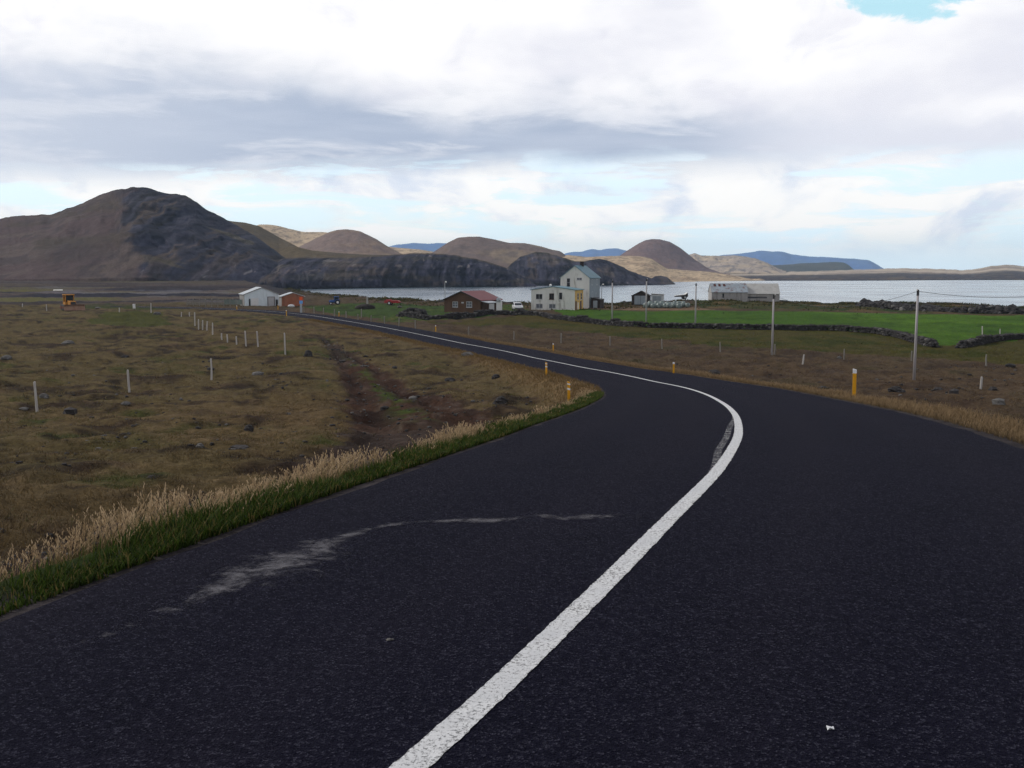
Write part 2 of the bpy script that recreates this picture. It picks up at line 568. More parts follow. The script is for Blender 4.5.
def paint(name, col, rough=0.6, vary=0.25, scale=1.5, metal=0.0, stain=None, stain_amt=0.0, streak=False, bump=0.0, spec=0.3, lines=None):
    """weathered plain surface: base colour mottled, with optional stain patches and optional ribs"""
    m, g, b, out = new_mat(name)
    tc = g.n('ShaderNodeTexCoord')
    v = tc.outputs['Object']
    if streak:
        mp = g.n('ShaderNodeMapping'); mp.inputs['Scale'].default_value = (1, 1, 0.18)
        g.link(v, mp.inputs[0]); v2 = mp.outputs[0]
    else:
        v2 = v
    n1 = g.noise(v2, scale, 5, 0.6)
    n2 = g.noise(v, scale * 9, 4, 0.6)
    f = g.m('ADD', g.m('MULTIPLY', n1, 0.65), g.m('MULTIPLY', n2, 0.35))
    dark = tuple(c * (1 - vary) for c in col); lite = tuple(min(1, c * (1 + vary)) for c in col)
    c = g.mix(g.ss(f, 0.32, 0.68), dark, lite)
    if stain:
        n3 = g.noise(v2, scale * 1.7, 6, 0.65, 0.5)
        c = g.mix(g.m('MULTIPLY', g.ss(n3, 0.52, 0.68), stain_amt), c, stain)
    g.link(c, b.inputs['Base Color'])
    b.inputs['Roughness'].default_value = rough
    b.inputs['Metallic'].default_value = metal
    b.inputs['Specular IOR Level'].default_value = spec
    h = n2
    if lines:
        ax, per, amt = lines
        sp = g.n('ShaderNodeSeparateXYZ'); g.link(tc.outputs['Object'], sp.inputs[0])
        w = g.m('SINE', g.m('MULTIPLY', sp.outputs[ax], 2 * math.pi / per))
        h = g.m('ADD', g.m('MULTIPLY', w, amt), g.m('MULTIPLY', n2, 0.15))
        bump = max(bump, 0.5)
    if bump > 0:
        bp = g.n('ShaderNodeBump'); bp.inputs['Strength'].default_value = bump; bp.inputs['Distance'].default_value = 0.03
        g.link(h, bp.inputs['Height']); g.link(bp.outputs[0], b.inputs['Normal'])
    return m


def vcol_mat(name, rough=0.95, fine=0.0, fscale=3.0, bump=0.0, bscale=6.0, spec=0.1, translucent=False, bdist=0.1):
    m, g, b, out = new_mat(name)
    at_ = g.n('ShaderNodeVertexColor'); at_.layer_name = 'cover'
    c = at_.outputs['Color']
    tc = g.n('ShaderNodeTexCoord')
    if fine > 0:
        n1 = g.noise(tc.outputs['Object'], fscale, 6, 0.7)
        n2 = g.noise(tc.outputs['Object'], fscale * 6, 4, 0.7)
        f = g.m('ADD', g.m('MULTIPLY', n1, 0.5), g.m('MULTIPLY', n2, 0.5))
        k = g.ss(f, 0.3, 0.7, 1 - fine, 1 + fine)
        mul = g.n('ShaderNodeVectorMath', operation='SCALE')
        g.link(c, mul.inputs[0]); g.link(k, mul.inputs['Scale'])
        c = mul.outputs[0]
    g.link(c, b.inputs['Base Color'])
    b.inputs['Roughness'].default_value = rough
    b.inputs['Specular IOR Level'].default_value = spec
    if bump > 0:
        h = g.noise(tc.outputs['Object'], bscale, 8, 0.7)
        bp = g.n('ShaderNodeBump'); bp.inputs['Strength'].default_value = bump; bp.inputs['Distance'].default_value = bdist
        g.link(h, bp.inputs['Height']); g.link(bp.outputs[0], b.inputs['Normal'])
    if translucent:
        tr = g.n('ShaderNodeBsdfTranslucent'); g.link(c, tr.inputs[0])
        ms = g.n('ShaderNodeMixShader'); ms.inputs[0].default_value = 0.3
        g.link(b.outputs[0], ms.inputs[1]); g.link(tr.outputs[0], ms.inputs[2]); g.link(ms.outputs[0], out.inputs['Surface'])
    return m


# ------------------------------------------------------------------ land cover
def inpoly(px, py, poly):
    poly = np.array(poly, float); r = np.zeros(px.shape, bool); j = len(poly) - 1
    for i in range(len(poly)):
        xi, yi = poly[i]; xj, yj = poly[j]
        c = ((yi > py) != (yj > py)) & (px < (xj - xi) * (py - yi) / (yj - yi + 1e-12) + xi)
        r ^= c; j = i
    return r


def wpoly(pts):
    """pixel outline -> outline on the ground"""
    out = []
    for p in pts:
        r = ray(*p); s = np.geomspace(3, 420, 900)
        v = s * r[2] / r[1] - np.where(s * r[0] / r[1] < -2, f_left(s), f_right(s))
        i = int(np.argmax(v < 0))
        if i == 0: i = len(s) - 1
        out.append((s[i] * r[0] / r[1], s[i]))
    return out


HAY = wpoly([(550, 309.5), (600, 311), (670, 311.5), (760, 311), (830, 312), (910, 314.5), (1024, 316), (1110, 317), (1110, 339), (1024, 338), (960, 346), (935, 346), (900, 337), (870, 332), (824, 330), (700, 328), (640, 326), (600, 324), (575, 320)])
OLIVE = wpoly([(405, 317), (440, 319), (520, 315), (570, 321), (640, 326), (700, 328), (824, 330), (870, 332), (900, 337), (935, 346), (960, 346), (1024, 338), (1110, 336), (1110, 372), (1024, 366), (960, 361), (900, 357), (800, 351), (700, 344), (600, 334), (500, 326), (430, 320)])
LAWN = wpoly([(300, 304), (360, 300.5), (440, 303), (520, 305), (530, 312), (470, 313.5), (420, 316), (400, 321), (370, 316), (330, 310)])
MOUND = wpoly([(88, 323), (112, 313), (135, 310.5), (155, 314), (176, 325), (130, 329)])
LEFTG = wpoly([(78, 307.5), (95, 302), (140, 303), (180, 305), (200, 307.5), (150, 308)])
SHORE = wpoly([(690, 301), (800, 300.5), (880, 303.5), (1024, 307), (1110, 308), (1110, 315), (1024, 314), (910, 313), (800, 309.5), (700, 308)])
DIRT = wpoly([(515, 307.5), (560, 308), (600, 307), (690, 307), (715, 309.5), (690, 310.8), (600, 310), (545, 309)])


def cover_colors(x, y, z, s, e, td, tw, off, tt):
    n = len(x)
    px, py = to_px(x, y, z)
    n1 = fbm(x / 6, y / 9, 4, 101); n2 = fbm(x / 1.1, y / 1.1, 3, 102); n3 = fbm(x / 22, y / 30, 3, 103); n4 = fbm(x / 2.6, y / 3.2, 4, 104); n5 = fbm(x / 0.4, y / 0.4, 2, 105)
    def C(r, g, b): return np.array(lin(r, g, b, 1.0))
    def mixc(c, k, t): return c * (1 - t[:, None]) + np.array(k) * t[:, None]
    heath = np.tile(C(82, 71, 48), (n, 1))
    heath = mixc(heath, C(89, 73, 51), sst(0.0, 0.5, n3))
    heath = mixc(heath, C(72, 66, 39), sst(0.08, 0.5, n1) * 0.7)
    heath = mixc(heath, C(54, 60, 26), sst(0.30, 0.65, n4 + 0.25 * n1) * 0.9)
    heath = mixc(heath, C(44, 34, 29), sst(0.06, 0.45, -n4 + 0.3 * n2) * 0.9)
    heath = mixc(heath, C(98, 82, 60), sst(0.25, 0.6, n2) * 0.5)
    heath = mixc(heath, C(34, 27, 24), sst(0.32, 0.6, -n2 - 0.2 * n4) * 0.8)
    bq = fbm(x / 1.7, y / 1.7, 3, 21)
    heath = mixc(heath, C(36, 29, 25), sst(-0.24, -0.42, bq + 0.1 * n2) * sst(-0.1, 0.25, n1 + 0.4 * n3) * 0.85)
    right = sst(0, 3, s)
    heath = mixc(heath, C(66, 54, 45), right * 0.65)
    c = heath
    # greener ground
    def blend(poly, col, k, amt=1.0, wob=2.5):
        m = inpoly(x + wob * n4, y + wob * n1, poly).astype(float) * amt
        m = m * sst(1.0, 2.2, e)
        return m
    ol = blend(OLIVE, None, 1)
    c = mixc(c, C(62, 60, 22), ol * (0.75 + 0.25 * sst(-0.3, 0.3, n4)))
    c = mixc(c, C(44, 50, 18), ol * sst(0.0, 0.4, n4) * 0.8)
    c = mixc(c, C(74, 60, 34), ol * sst(0.1, 0.5, -n3) * 0.4)
    la = blend(LAWN, None, 1)
    c = mixc(c, C(52, 70, 30), la); c = mixc(c, C(38, 48, 24), la * sst(0.0, 0.4, n4)); c = mixc(c, C(84, 82, 42), la * sst(0.15, 0.5, n2 - n3) * 0.6)
    hy = blend(HAY, None, 1, 1, 1.2)
    c = mixc(c, C(54, 84, 22), hy); c = mixc(c, C(68, 99, 28), hy * sst(-0.1, 0.4, n3)); c = mixc(c, C(66, 80, 26), hy * sst(0.2, 0.7, np.sin((x * 0.35 + y) * 1.1 + 2 * n3)) * 0.45); c = mixc(c, C(54, 82, 30), hy * sst(0.1, 0.5, n1) * 0.6); c = mixc(c, C(33, 54, 14), hy * sst(0.1, 0.5, n4) * 0.5)
    mo = blend(MOUND, None, 1); c = mixc(c, C(58, 62, 24), mo * 0.85)
    lg = blend(LEFTG, None, 1, 1, 4); c = mixc(c, C(48, 56, 26), lg * 0.9)
    sh = blend(SHORE, None, 1, 1, 3)
    c = mixc(c, C(62, 60, 34), sh); c = mixc(c, C(40, 52, 24), sh * sst(-0.1, 0.3, n4)); c = mixc(c, C(92, 74, 50), sh * sst(0.15, 0.4, -n1) * 0.8)
    di = blend(DIRT, None, 1, 1, 1.5); c = mixc(c, C(112, 92, 74), di * 0.85)
    # plain under the hills, banded mauve scree, lava and grass
    pl = sst(205, 250, y) * sst(-0.19, -0.24, x / np.maximum(y, 1))
    band = fbm(x / 60, y / 18, 4, 131); band2 = fbm(x / 24, y / 20, 4, 132)
    pc = np.tile(C(78, 68, 64), (n, 1)); pc = mixc(pc, C(82, 80, 46), sst(0.08, 0.35, band) * 0.9); pc = mixc(pc, C(34, 33, 43), sst(0.02, 0.22, -band)); pc = mixc(pc, C(92, 90, 98), sst(0.12, 0.4, band2) * 0.7)
    pc = mixc(pc, C(64, 55, 54), sst(330, 420, y) * 0.7); pc = mixc(pc, C(38, 37, 46), sst(-0.262, -0.235, x / np.maximum(y, 1)) * sst(260, 320, y) * 0.9)
    c = c * (1 - pl[:, None]) + pc * pl[:, None]
    # rocky shore
    dd = y - coast(x, y)
    rk = sst(-14, -4, dd + 7 * n1)
    c = mixc(c, C(36, 34, 38), rk * 0.9)
    # verges: straw along both edges, fresh green hard against the left edge near the camera
    strw = sst(np.where(s < 0, 2.6, 1.5), 0.5, e + 0.5 * n2) * sst(140, 60, y)
    c = mixc(c, C(104, 84, 58), strw * np.where(s < 0, 0.75, 0.85))
    gr = sst(0.85, 0.3, e + 0.25 * n2) * (s < 0) * sst(34, 29, y)
    c = mixc(c, C(40, 52, 18), gr)
    gv = sst(0.30, 0.05, e + 0.12 * n2)
    c = mixc(c, C(60, 56, 58), gv * sst(60, 30, y))
    # track: dark gravel, red-brown earth in the ruts, a green middle strip
    tm = sst(tw + 0.25, tw - 0.35, td + 0.7 * n2) * sst(0.9, 1.6, e)
    redz = sst(6.6, 8.2, tt) * sst(12.4, 10.5, tt)
    tc_ = np.tile(C(56, 47, 43), (n, 1)); tc_ = mixc(tc_, C(64, 44, 34), np.clip(0.2 + redz, 0, 1) * 0.8); tc_ = mixc(tc_, C(80, 70, 64), sst(0.1, 0.5, n5) * 0.5); tc_ = mixc(tc_, C(36, 29, 27), sst(0.0, 0.4, n4 + 0.4 * n2) * 0.7)
    rut = np.exp(-((np.abs(off) - tw * 0.55) / (0.3 * tw)) ** 2)
    tc_ = mixc(tc_, C(40, 26, 21), rut * redz * sst(-0.3, 0.2, n4)); tc_ = mixc(tc_, C(56, 66, 26), np.exp(-(off / (0.24 * tw)) ** 2) * redz * sst(-0.2, 0.1, n2 + n4))
    c = c * (1 - tm[:, None]) + tc_ * tm[:, None]
    # fine salt and pepper
    c = c * (1 + 0.22 * n5[:, None] + 0.15 * n2[:, None])
    return np.clip(c, 0.004, 0.9)


def build_ground():
    azf = np.arange(-31, 31.001, 0.085)
    azr = np.concatenate([np.arange(-180, -31, 3.0), azf, np.arange(33, 180, 3.0)])
    a = np.radians(azr)
    r = np.geomspace(0.6, 1100, 600)
    A, R = np.meshgrid(a, r)
    X = (R * np.sin(A)).ravel(); Y = (R * np.cos(A)).ravel()
    z, s, e, td, tw, off, tt = ground(X, Y, full=True)
    col = cover_colors(X, Y, z, s, e, td, tw, off, tt)
    V = np.stack([X, Y, z], 1)
    na = len(a); nr = len(r)
    i, j = np.meshgrid(np.arange(nr - 1), np.arange(na), indexing='ij')
    j2 = (j + 1) % na
    F = np.stack([i * na + j, i * na + j2, (i + 1) * na + j2, (i + 1) * na + j], -1).reshape(-1, 4)[:, ::-1]
    # close the middle
    V = np.vstack([V, [0, 0, float(f_road(0.0)) - 0.14]])
    col = np.vstack([col, col[0]])
    c0 = len(V) - 1
    m = vcol_mat('heath_ground', 0.97, 0.55, 4.0, 1.0, 3.0, 0.05, bdist=0.16)
    me = fast_mesh('ground', V, F, col, m, True)
    o = link('ground', me)
    return tag(o, kind='structure')


build_ground()

# ------------------------------------------------------------------ sea
def build_sea():
    m, g, b, out = new_mat('sea_water')
    tc = g.n('ShaderNodeTexCoord')
    mp = g.n('ShaderNodeMapping'); mp.inputs['Scale'].default_value = (1, 1, 1); g.link(tc.outputs['Object'], mp.inputs[0])
    n1 = g.noise(mp.outputs[0], 0.35, 6, 0.6); n2 = g.noise(mp.outputs[0], 0.02, 4, 0.6, 0.6)
    b.inputs['Base Color'].default_value = (0.09, 0.13, 0.17, 1)
    b.inputs['IOR'].default_value = 1.333
    g.link(g.ss(n2, 0.35, 0.65, 0.15, 0.24), b.inputs['Roughness'])
    bp = g.n('ShaderNodeBump'); bp.inputs['Strength'].default_value = 0.22; bp.inputs['Distance'].default_value = 0.10
    g.link(n1, bp.inputs['Height']); g.link(bp.outputs[0], b.inputs['Normal'])
    V = [(-4800, 60, -9), (4800, 60, -9), (4800, 6900, -9), (-4800, 6900, -9)]
    o = link('sea', fast_mesh('sea', V, [(0, 1, 2, 3)], None, m))
    tag(o, kind='structure')


build_sea()

# ------------------------------------------------------------------ hills
HILLMAT = None


def hill(name, crest, Dc, foot, Df, back, colfn, shape=1.0, relief=0.0, rscale=20.0, n=220, rows=46, cliff=None, jag=0.0, seed=0, gully=0.0, backrows=10, rmask=None):
    """a ridge: outline of its crest at distance Dc, its foot at Df in front, and its far side going down behind"""
    global HILLMAT
    if HILLMAT is None: HILLMAT = vcol_mat('hill_slopes', 0.97, 0.35, 0.16, 0.9, 0.16, 0.05, bdist=1.6)
    cr = np.array(crest, float); ft = np.array(foot, float)
    u = np.linspace(0, 1, n)
    xs = cr[0, 0] + (cr[-1, 0] - cr[0, 0]) * u
    def sm(p):
        v = np.interp(xs, p[:, 0], p[:, 1]); k = np.hanning(7); k /= k.sum()
        return np.convolve(np.pad(v, 3, mode='edge'), k, mode='valid')
    cy = sm(cr); fy = sm(ft)
    dcr = np.interp(xs, cr[:, 0], np.array(Dc, float)) if np.ndim(Dc) else np.full(n, float(Dc))
    dft = np.interp(xs, ft[:, 0], np.array(Df, float)) if np.ndim(Df) else np.full(n, float(Df))
    cy = cy + jag * fbm(xs / 6.0, xs * 0, 4, seed + 5)
    C = np.array([at(xs[i], cy[i], dcr[i]) for i in range(n)]); Fp = np.array([at(xs[i], fy[i], dft[i]) for i in range(n)])
    Fp[:, 2] = np.minimum(Fp[:, 2], C[:, 2] - 0.2)
    V = []; T = []
    for k in range(rows + 1):
        t = k / rows
        if cliff:
            # steep face below, shoulder above: t is arc position, horizontal and vertical go at different rates
            hz = cliff[0] * sst(0, 1, t) + (1 - cliff[0]) * t ** cliff[1]
            vt = 1 - (1 - t) ** cliff[2]
        else:
            hz = t; vt = 1 - (1 - t) ** shape if shape >= 1 else t ** (1 / shape)
        P = Fp * (1 - hz) + C * hz
        P[:, 2] = Fp[:, 2] * (1 - vt) + C[:, 2] * vt
        amp = math.sin(math.pi * min(1, max(0, t))) ** 0.6 if 0 < t < 1 else 0
        al = C[:, 0]; hh = P[:, 1] * 0.6 + P[:, 2]
        d = relief * amp * fbm(al / rscale, hh / rscale, 5, seed, 0.55)
        gl = gully * amp * (fbm(al / (rscale * 0.55) + 0.4 * fbm(al / rscale, hh / rscale, 2, seed + 9), hh / (rscale * 5), 4, seed + 3, 0.6))
        if rmask is not None: d = d * rmask(xs); gl = gl * rmask(xs)
        P[:, 1] += -(d + gl); P[:, 2] += 0.45 * d
        V.append(P.copy()); T.append(np.full(n, t))
    for k in range(1, backrows + 1):
        t = k / backrows
        P = C.copy(); P[:, 0] *= 1 + t * back / dcr; P[:, 1] += t * back
        P[:, 2] = C[:, 2] + (-14 - C[:, 2]) * t ** 1.7
        V.append(P); T.append(np.full(n, 1 + t))
    V = np.vstack(V); T = np.concatenate(T)
    nr = rows + 1 + backrows
    # close both ends and the bottom edge by dropping a skirt below the ground
    i, j = np.meshgrid(np.arange(nr - 1), np.arange(n - 1), indexing='ij')
    F = np.stack([i * n + j, i * n + j + 1, (i + 1) * n + j + 1, (i + 1) * n + j], -1).reshape(-1, 4)
    sk = V[:n].copy(); sk[:, 2] -= 6; b = len(V)
    V = np.vstack([V, sk]); T = np.concatenate([T, np.zeros(n)])
    jj = np.arange(n - 1)
    F = np.vstack([F, np.stack([b + jj, b + jj + 1, jj + 1, jj], 1)])
    for side in (0, n - 1):
        s0 = V[[r_ * n + side for r_ in range(nr)]].copy(); s0[:, 2] = np.minimum(s0[:, 2], -14); b = len(V)
        V = np.vstack([V, s0]); T = np.concatenate([T, np.ones(nr)])
        q = np.arange(nr - 1)
        F = np.vstack([F, np.stack([q * n + side, (q + 1) * n + side, b + q + 1, b + q], 1)])
    px, py = to_px(V[:, 0], V[:, 1], V[:, 2])
    col = colfn(V, T, px, py, seed)
    o = link(name, fast_mesh(name, V, F, np.clip(col, 0.003, 0.9), HILLMAT, True))
    return tag(o, kind='structure')


def mixa(a, b, t):
    return a * (1 - t[:, None]) + np.array(b) * t[:, None]


def plain_col(base, alt, alt2=None, sc=30.0, k=1.0, k2=0.6):
    def fn(V, T, px, py, seed):
        n1 = fbm(V[:, 0] / sc, (V[:, 1] * 0.5 + V[:, 2] * 2) / sc, 5, seed + 71); n2 = fbm(V[:, 0] / (sc * 0.3), (V[:, 1] + V[:, 2]) / (sc * 0.5), 4, seed + 72)
        c = np.tile(np.array(base), (len(V), 1)); c = mixa(c, alt, k * sst(-0.05, 0.45, n1))
        if alt2: c = mixa(c, alt2, k2 * sst(0.05, 0.4, n2))
        return c * (1 + 0.14 * n2[:, None] + 0.16 * fbm(V[:, 0] / (sc * 0.1), (V[:, 1] * 0.4 + V[:, 2] * 2) / (sc * 0.12), 3, seed + 74)[:, None])
    return fn


A = lambda r, g, b, k=1.35: lin(r, g, b, k)


def main_col(V, T, px, py, seed):
    x, y, z = V.T
    n1 = fbm(x / 30, (y + 2 * z) / 30, 5, 301); n2 = fbm(x / 9, (y + z) / 14, 4, 302); n3 = fbm(x / 55, z / 9, 4, 303); n4 = fbm(x / 14, z / 30, 5, 304, 0.6)
    left = np.tile(np.array(A(80, 67, 68, 1.2)), (len(V), 1))
    left = mixa(left, A(88, 77, 74, 1.2), sst(0.0, 0.4, n1)); left = mixa(left, A(66, 60, 50, 1.2), sst(0.0, 0.4, -n3) * 0.6); left = mixa(left, A(56, 50, 54, 1.2), sst(0.1, 0.4, n2) * 0.6); left = mixa(left, A(58, 51, 54, 1.2), np.exp(-((px - 78) / 34) ** 2 - ((py - 252) / 11) ** 2) * 0.7)
    rock = np.tile(np.array(A(46, 46, 57, 1.2)), (len(V), 1))
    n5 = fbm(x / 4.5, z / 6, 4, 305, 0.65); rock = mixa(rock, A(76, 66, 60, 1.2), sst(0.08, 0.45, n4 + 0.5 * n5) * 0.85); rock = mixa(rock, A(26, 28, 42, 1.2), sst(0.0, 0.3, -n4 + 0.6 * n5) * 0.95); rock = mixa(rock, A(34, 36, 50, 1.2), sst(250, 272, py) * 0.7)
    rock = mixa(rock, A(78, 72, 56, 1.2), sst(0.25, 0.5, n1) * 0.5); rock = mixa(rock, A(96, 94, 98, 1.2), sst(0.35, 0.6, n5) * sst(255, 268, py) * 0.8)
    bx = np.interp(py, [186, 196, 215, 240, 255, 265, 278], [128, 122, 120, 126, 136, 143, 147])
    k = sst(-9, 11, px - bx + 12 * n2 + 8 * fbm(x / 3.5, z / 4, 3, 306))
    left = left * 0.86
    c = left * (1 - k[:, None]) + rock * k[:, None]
    cap = sst(203, 194, py) * sst(105, 120, px)
    c = mixa(c, A(40, 36, 42), cap * sst(-0.2, 0.2, n4) * 0.8)
    st = fbm(x / 3.2 + 0.9 * n4 + 0.25 * z / 6, z / 16, 4, 309, 0.65); bd = fbm(x / 30, z / 2.2 + 0.6 * n1, 4, 310, 0.6)
    return c * (1 + 0.12 * n2[:, None] + ((0.10 + 0.85 * k) * st + 0.50 * k * bd)[:, None])


def cliff_col(V, T, px, py, seed):
    x, y, z = V.T
    n1 = fbm(x / 16, z / 7, 5, seed + 1, 0.6); n2 = fbm(x / 4, z / 3.5, 4, seed + 2, 0.6); n3 = fbm(x / 50, z / 3, 4, seed + 3)
    c = np.tile(np.array(A(47, 47, 60, 1.2)), (len(V), 1)); n5 = fbm(x / 3, z / 9, 4, seed + 6, 0.65)
    c = mixa(c, A(72, 64, 60, 1.2), sst(0.05, 0.5, n1 + 0.4 * n5) * 0.75); c = mixa(c, A(24, 26, 40, 1.2), sst(0.0, 0.35, -n1 * 0.5 + 0.9 * n5) * 0.95)
    c = mixa(c, A(104, 98, 96, 1.2), sst(0.35, 0.6, n2 + 0.3 * n3) * 0.6); c = mixa(c, A(54, 53, 46, 1.2), sst(0.1, 0.45, n3) * 0.4)
    c = mixa(c, A(70, 62, 52, 1.2), sst(0.86, 0.98, T) * 0.75)
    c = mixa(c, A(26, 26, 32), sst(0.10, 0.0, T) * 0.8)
    return c * (1 + 0.75 * fbm(x / 2.2, z / 9, 4, seed + 8, 0.65)[:, None] + 0.55 * fbm(x / 26, z / 1.6, 4, seed + 12, 0.6)[:, None])


tan_col = plain_col(A(176, 156, 130, 1.05), A(150, 130, 110, 1.05), A(104, 92, 82, 1.05), 22, 0.9, 0.75)  # dry-grass tan with sunlight painted into it
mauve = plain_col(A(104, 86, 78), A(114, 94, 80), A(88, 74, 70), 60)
blue = plain_col(A(62, 92, 138), A(68, 96, 134), A(54, 84, 130), 200)  # blue of the distant haze painted onto the slopes

# far tablelands, hazy blue air painted into their colour
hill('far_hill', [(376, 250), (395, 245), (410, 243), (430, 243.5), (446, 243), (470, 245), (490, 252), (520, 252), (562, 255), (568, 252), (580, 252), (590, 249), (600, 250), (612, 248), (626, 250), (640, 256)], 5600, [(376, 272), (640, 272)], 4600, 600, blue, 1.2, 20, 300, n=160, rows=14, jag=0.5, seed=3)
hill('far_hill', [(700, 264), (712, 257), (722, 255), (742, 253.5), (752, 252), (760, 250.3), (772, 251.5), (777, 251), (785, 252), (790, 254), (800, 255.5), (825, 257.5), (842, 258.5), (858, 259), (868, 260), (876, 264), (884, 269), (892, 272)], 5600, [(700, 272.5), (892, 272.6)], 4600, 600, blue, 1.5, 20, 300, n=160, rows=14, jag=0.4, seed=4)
hill('far_hill', [(738, 272), (748, 267), (762, 265.5), (785, 265), (800, 263.5), (815, 263), (832, 261.8), (842, 262), (849, 265), (854, 270), (858, 272.5)], 3000, [(738, 273), (858, 273)], 2700, 300, plain_col(A(56, 60, 62), A(66, 66, 66), None, 80), 1.5, 8, 80, n=90, rows=14, jag=0.3, seed=5)
# plateau, sunlight painted into its tan, and the low lava shore across the bay
hill('plateau', [(676, 262), (688, 255), (695, 252.8), (702, 256), (718, 255.7), (735, 255.4), (745, 256.5), (756, 259), (768, 264), (778, 269), (786, 271.6)], 2500, [(676, 273), (786, 273.6)], 2000, 400, plain_col(A(140, 128, 118), A(160, 144, 124), A(88, 84, 86), 40, 0.9, 0.85), 1.3, 22, 90, n=140, rows=26, jag=0.4, seed=6)


def low_col(V, T, px, py, seed):
    x, y, z = V.T
    n1 = fbm(x / 60, y / 120, 4, seed + 1); n2 = fbm(x / 14, y / 60, 4, seed + 2)
    c = np.tile(np.array(A(150, 138, 124)), (len(V), 1)); c = mixa(c, A(120, 108, 98), sst(0, 0.4, n1))
    lava = sst(0.50, 0.30, T + 0.08 * n1 + 0.05 * n2)
    c = mixa(c, A(56, 53, 58), lava); c = mixa(c, A(78, 70, 64), lava * sst(0.1, 0.4, n2)); c = mixa(c, A(150, 128, 104), sst(0.30, 0.12, np.abs(T - 0.12) * 5 + 0.3 * n2) * sst(760, 700, px) * 0.8)
    return c


hill('far_shore', [(640, 273), (700, 272.6), (760, 272.4), (820, 271), (850, 270), (890, 268.6), (912, 268.4), (940, 269), (962, 270), (978, 268.8), (990, 266.2), (1004, 264.6), (1018, 265.6), (1035, 268), (1070, 269.5), (1130, 270), (1250, 269)], 2600, [(640, 281.5), (700, 281.2), (760, 280.6), (860, 280.6), (960, 280), (1250, 279.8)], [947, 980, 1040, 1045, 1120, 1150], 300, low_col, 1.0, 1.0, 60, n=420, rows=40, jag=0.5, seed=8)
# round scoria cone, cloud shade in its colour; grass at its foot painted sunlit
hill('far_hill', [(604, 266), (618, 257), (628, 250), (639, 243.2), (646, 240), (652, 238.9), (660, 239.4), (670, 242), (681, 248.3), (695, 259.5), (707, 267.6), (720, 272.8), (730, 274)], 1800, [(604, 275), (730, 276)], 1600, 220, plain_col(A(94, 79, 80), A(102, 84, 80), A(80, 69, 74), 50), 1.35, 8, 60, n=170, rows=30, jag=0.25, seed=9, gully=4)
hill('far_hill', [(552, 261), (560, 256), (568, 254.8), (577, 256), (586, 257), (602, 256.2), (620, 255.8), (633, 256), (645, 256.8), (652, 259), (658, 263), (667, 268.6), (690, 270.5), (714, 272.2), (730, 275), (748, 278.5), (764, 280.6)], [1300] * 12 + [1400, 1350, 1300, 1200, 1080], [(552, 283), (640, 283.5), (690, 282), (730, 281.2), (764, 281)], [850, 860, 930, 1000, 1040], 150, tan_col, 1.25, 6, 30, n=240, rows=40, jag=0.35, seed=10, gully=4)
hill('far_hill', [(648, 284), (651, 278.5), (655, 276), (661, 275.6), (667, 277), (672, 281), (675, 284)], 760, [(648, 285), (675, 284.8)], 720, 40, cliff_col, 1.6, 1.5, 8, n=60, rows=16, jag=0.4, seed=11)
# sunlit-painted tan ridge far left, then brown hills with cloud shade in their colour
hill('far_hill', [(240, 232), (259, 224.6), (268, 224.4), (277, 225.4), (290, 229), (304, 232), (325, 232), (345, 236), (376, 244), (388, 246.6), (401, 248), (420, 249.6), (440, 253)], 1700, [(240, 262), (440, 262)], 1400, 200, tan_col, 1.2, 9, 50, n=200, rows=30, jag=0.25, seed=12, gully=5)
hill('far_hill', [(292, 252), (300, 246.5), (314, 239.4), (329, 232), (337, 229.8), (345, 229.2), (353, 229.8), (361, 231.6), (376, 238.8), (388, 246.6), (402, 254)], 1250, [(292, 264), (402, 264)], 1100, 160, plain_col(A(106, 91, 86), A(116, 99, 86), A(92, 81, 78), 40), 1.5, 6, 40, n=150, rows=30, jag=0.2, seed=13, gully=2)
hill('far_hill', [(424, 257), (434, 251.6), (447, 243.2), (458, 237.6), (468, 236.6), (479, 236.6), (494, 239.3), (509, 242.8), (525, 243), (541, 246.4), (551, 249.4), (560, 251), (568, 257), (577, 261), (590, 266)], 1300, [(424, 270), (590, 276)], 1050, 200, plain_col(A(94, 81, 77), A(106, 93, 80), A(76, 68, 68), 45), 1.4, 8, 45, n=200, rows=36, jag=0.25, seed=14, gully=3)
# headlands that stand in the sea
hill('headland', [(505, 270), (512, 263), (520, 256.7), (536, 251.8), (547, 252.8), (557, 255.4), (564, 258), (575, 261.4), (587, 261.2), (594, 259.4), (600, 258.8), (608, 260.4), (620, 266), (629, 271), (645, 276.4), (656, 280), (664, 284)], 800, [(505, 285.8), (664, 285.4)], [655, 690], 120, cliff_col, 1, 4, 16, n=260, rows=44, cliff=(0.3, 1.4, 1.5), jag=0.5, seed=15, gully=13)
hill('headland', [(258, 276), (268, 266), (282, 258.6), (302, 257.2), (337, 257.8), (357, 257), (376, 255.8), (396, 254.7), (416, 253.2), (439, 253.6), (455, 255.2), (478, 259.2), (494, 263.6), (509, 269), (522, 276), (531, 281.6), (537, 286)], [640] * 7 + [660] * 10, [(258, 289.8), (290, 289.4), (420, 287.4), (537, 286.8)], [510, 520, 590, 620], 260, cliff_col, 1, 2.6, 15, n=420, rows=50, cliff=(0.2, 2.4, 1.25), jag=0.5, seed=16, gully=13)
hill('far_hill', [(222, 219), (232, 221.4), (245, 222.5), (259, 226), (278.6, 237), (298, 247), (312, 250.4), (330, 252.2), (352, 254), (376, 255), (396, 254.4)], [880] * 5 + [760] * 6, [(222, 262), (396, 262)], 690, 120, plain_col(A(72, 64, 52), A(80, 70, 54), A(60, 54, 50), 40), 1.15, 4, 30, n=160, rows=28, jag=0.2, seed=17, gully=2)
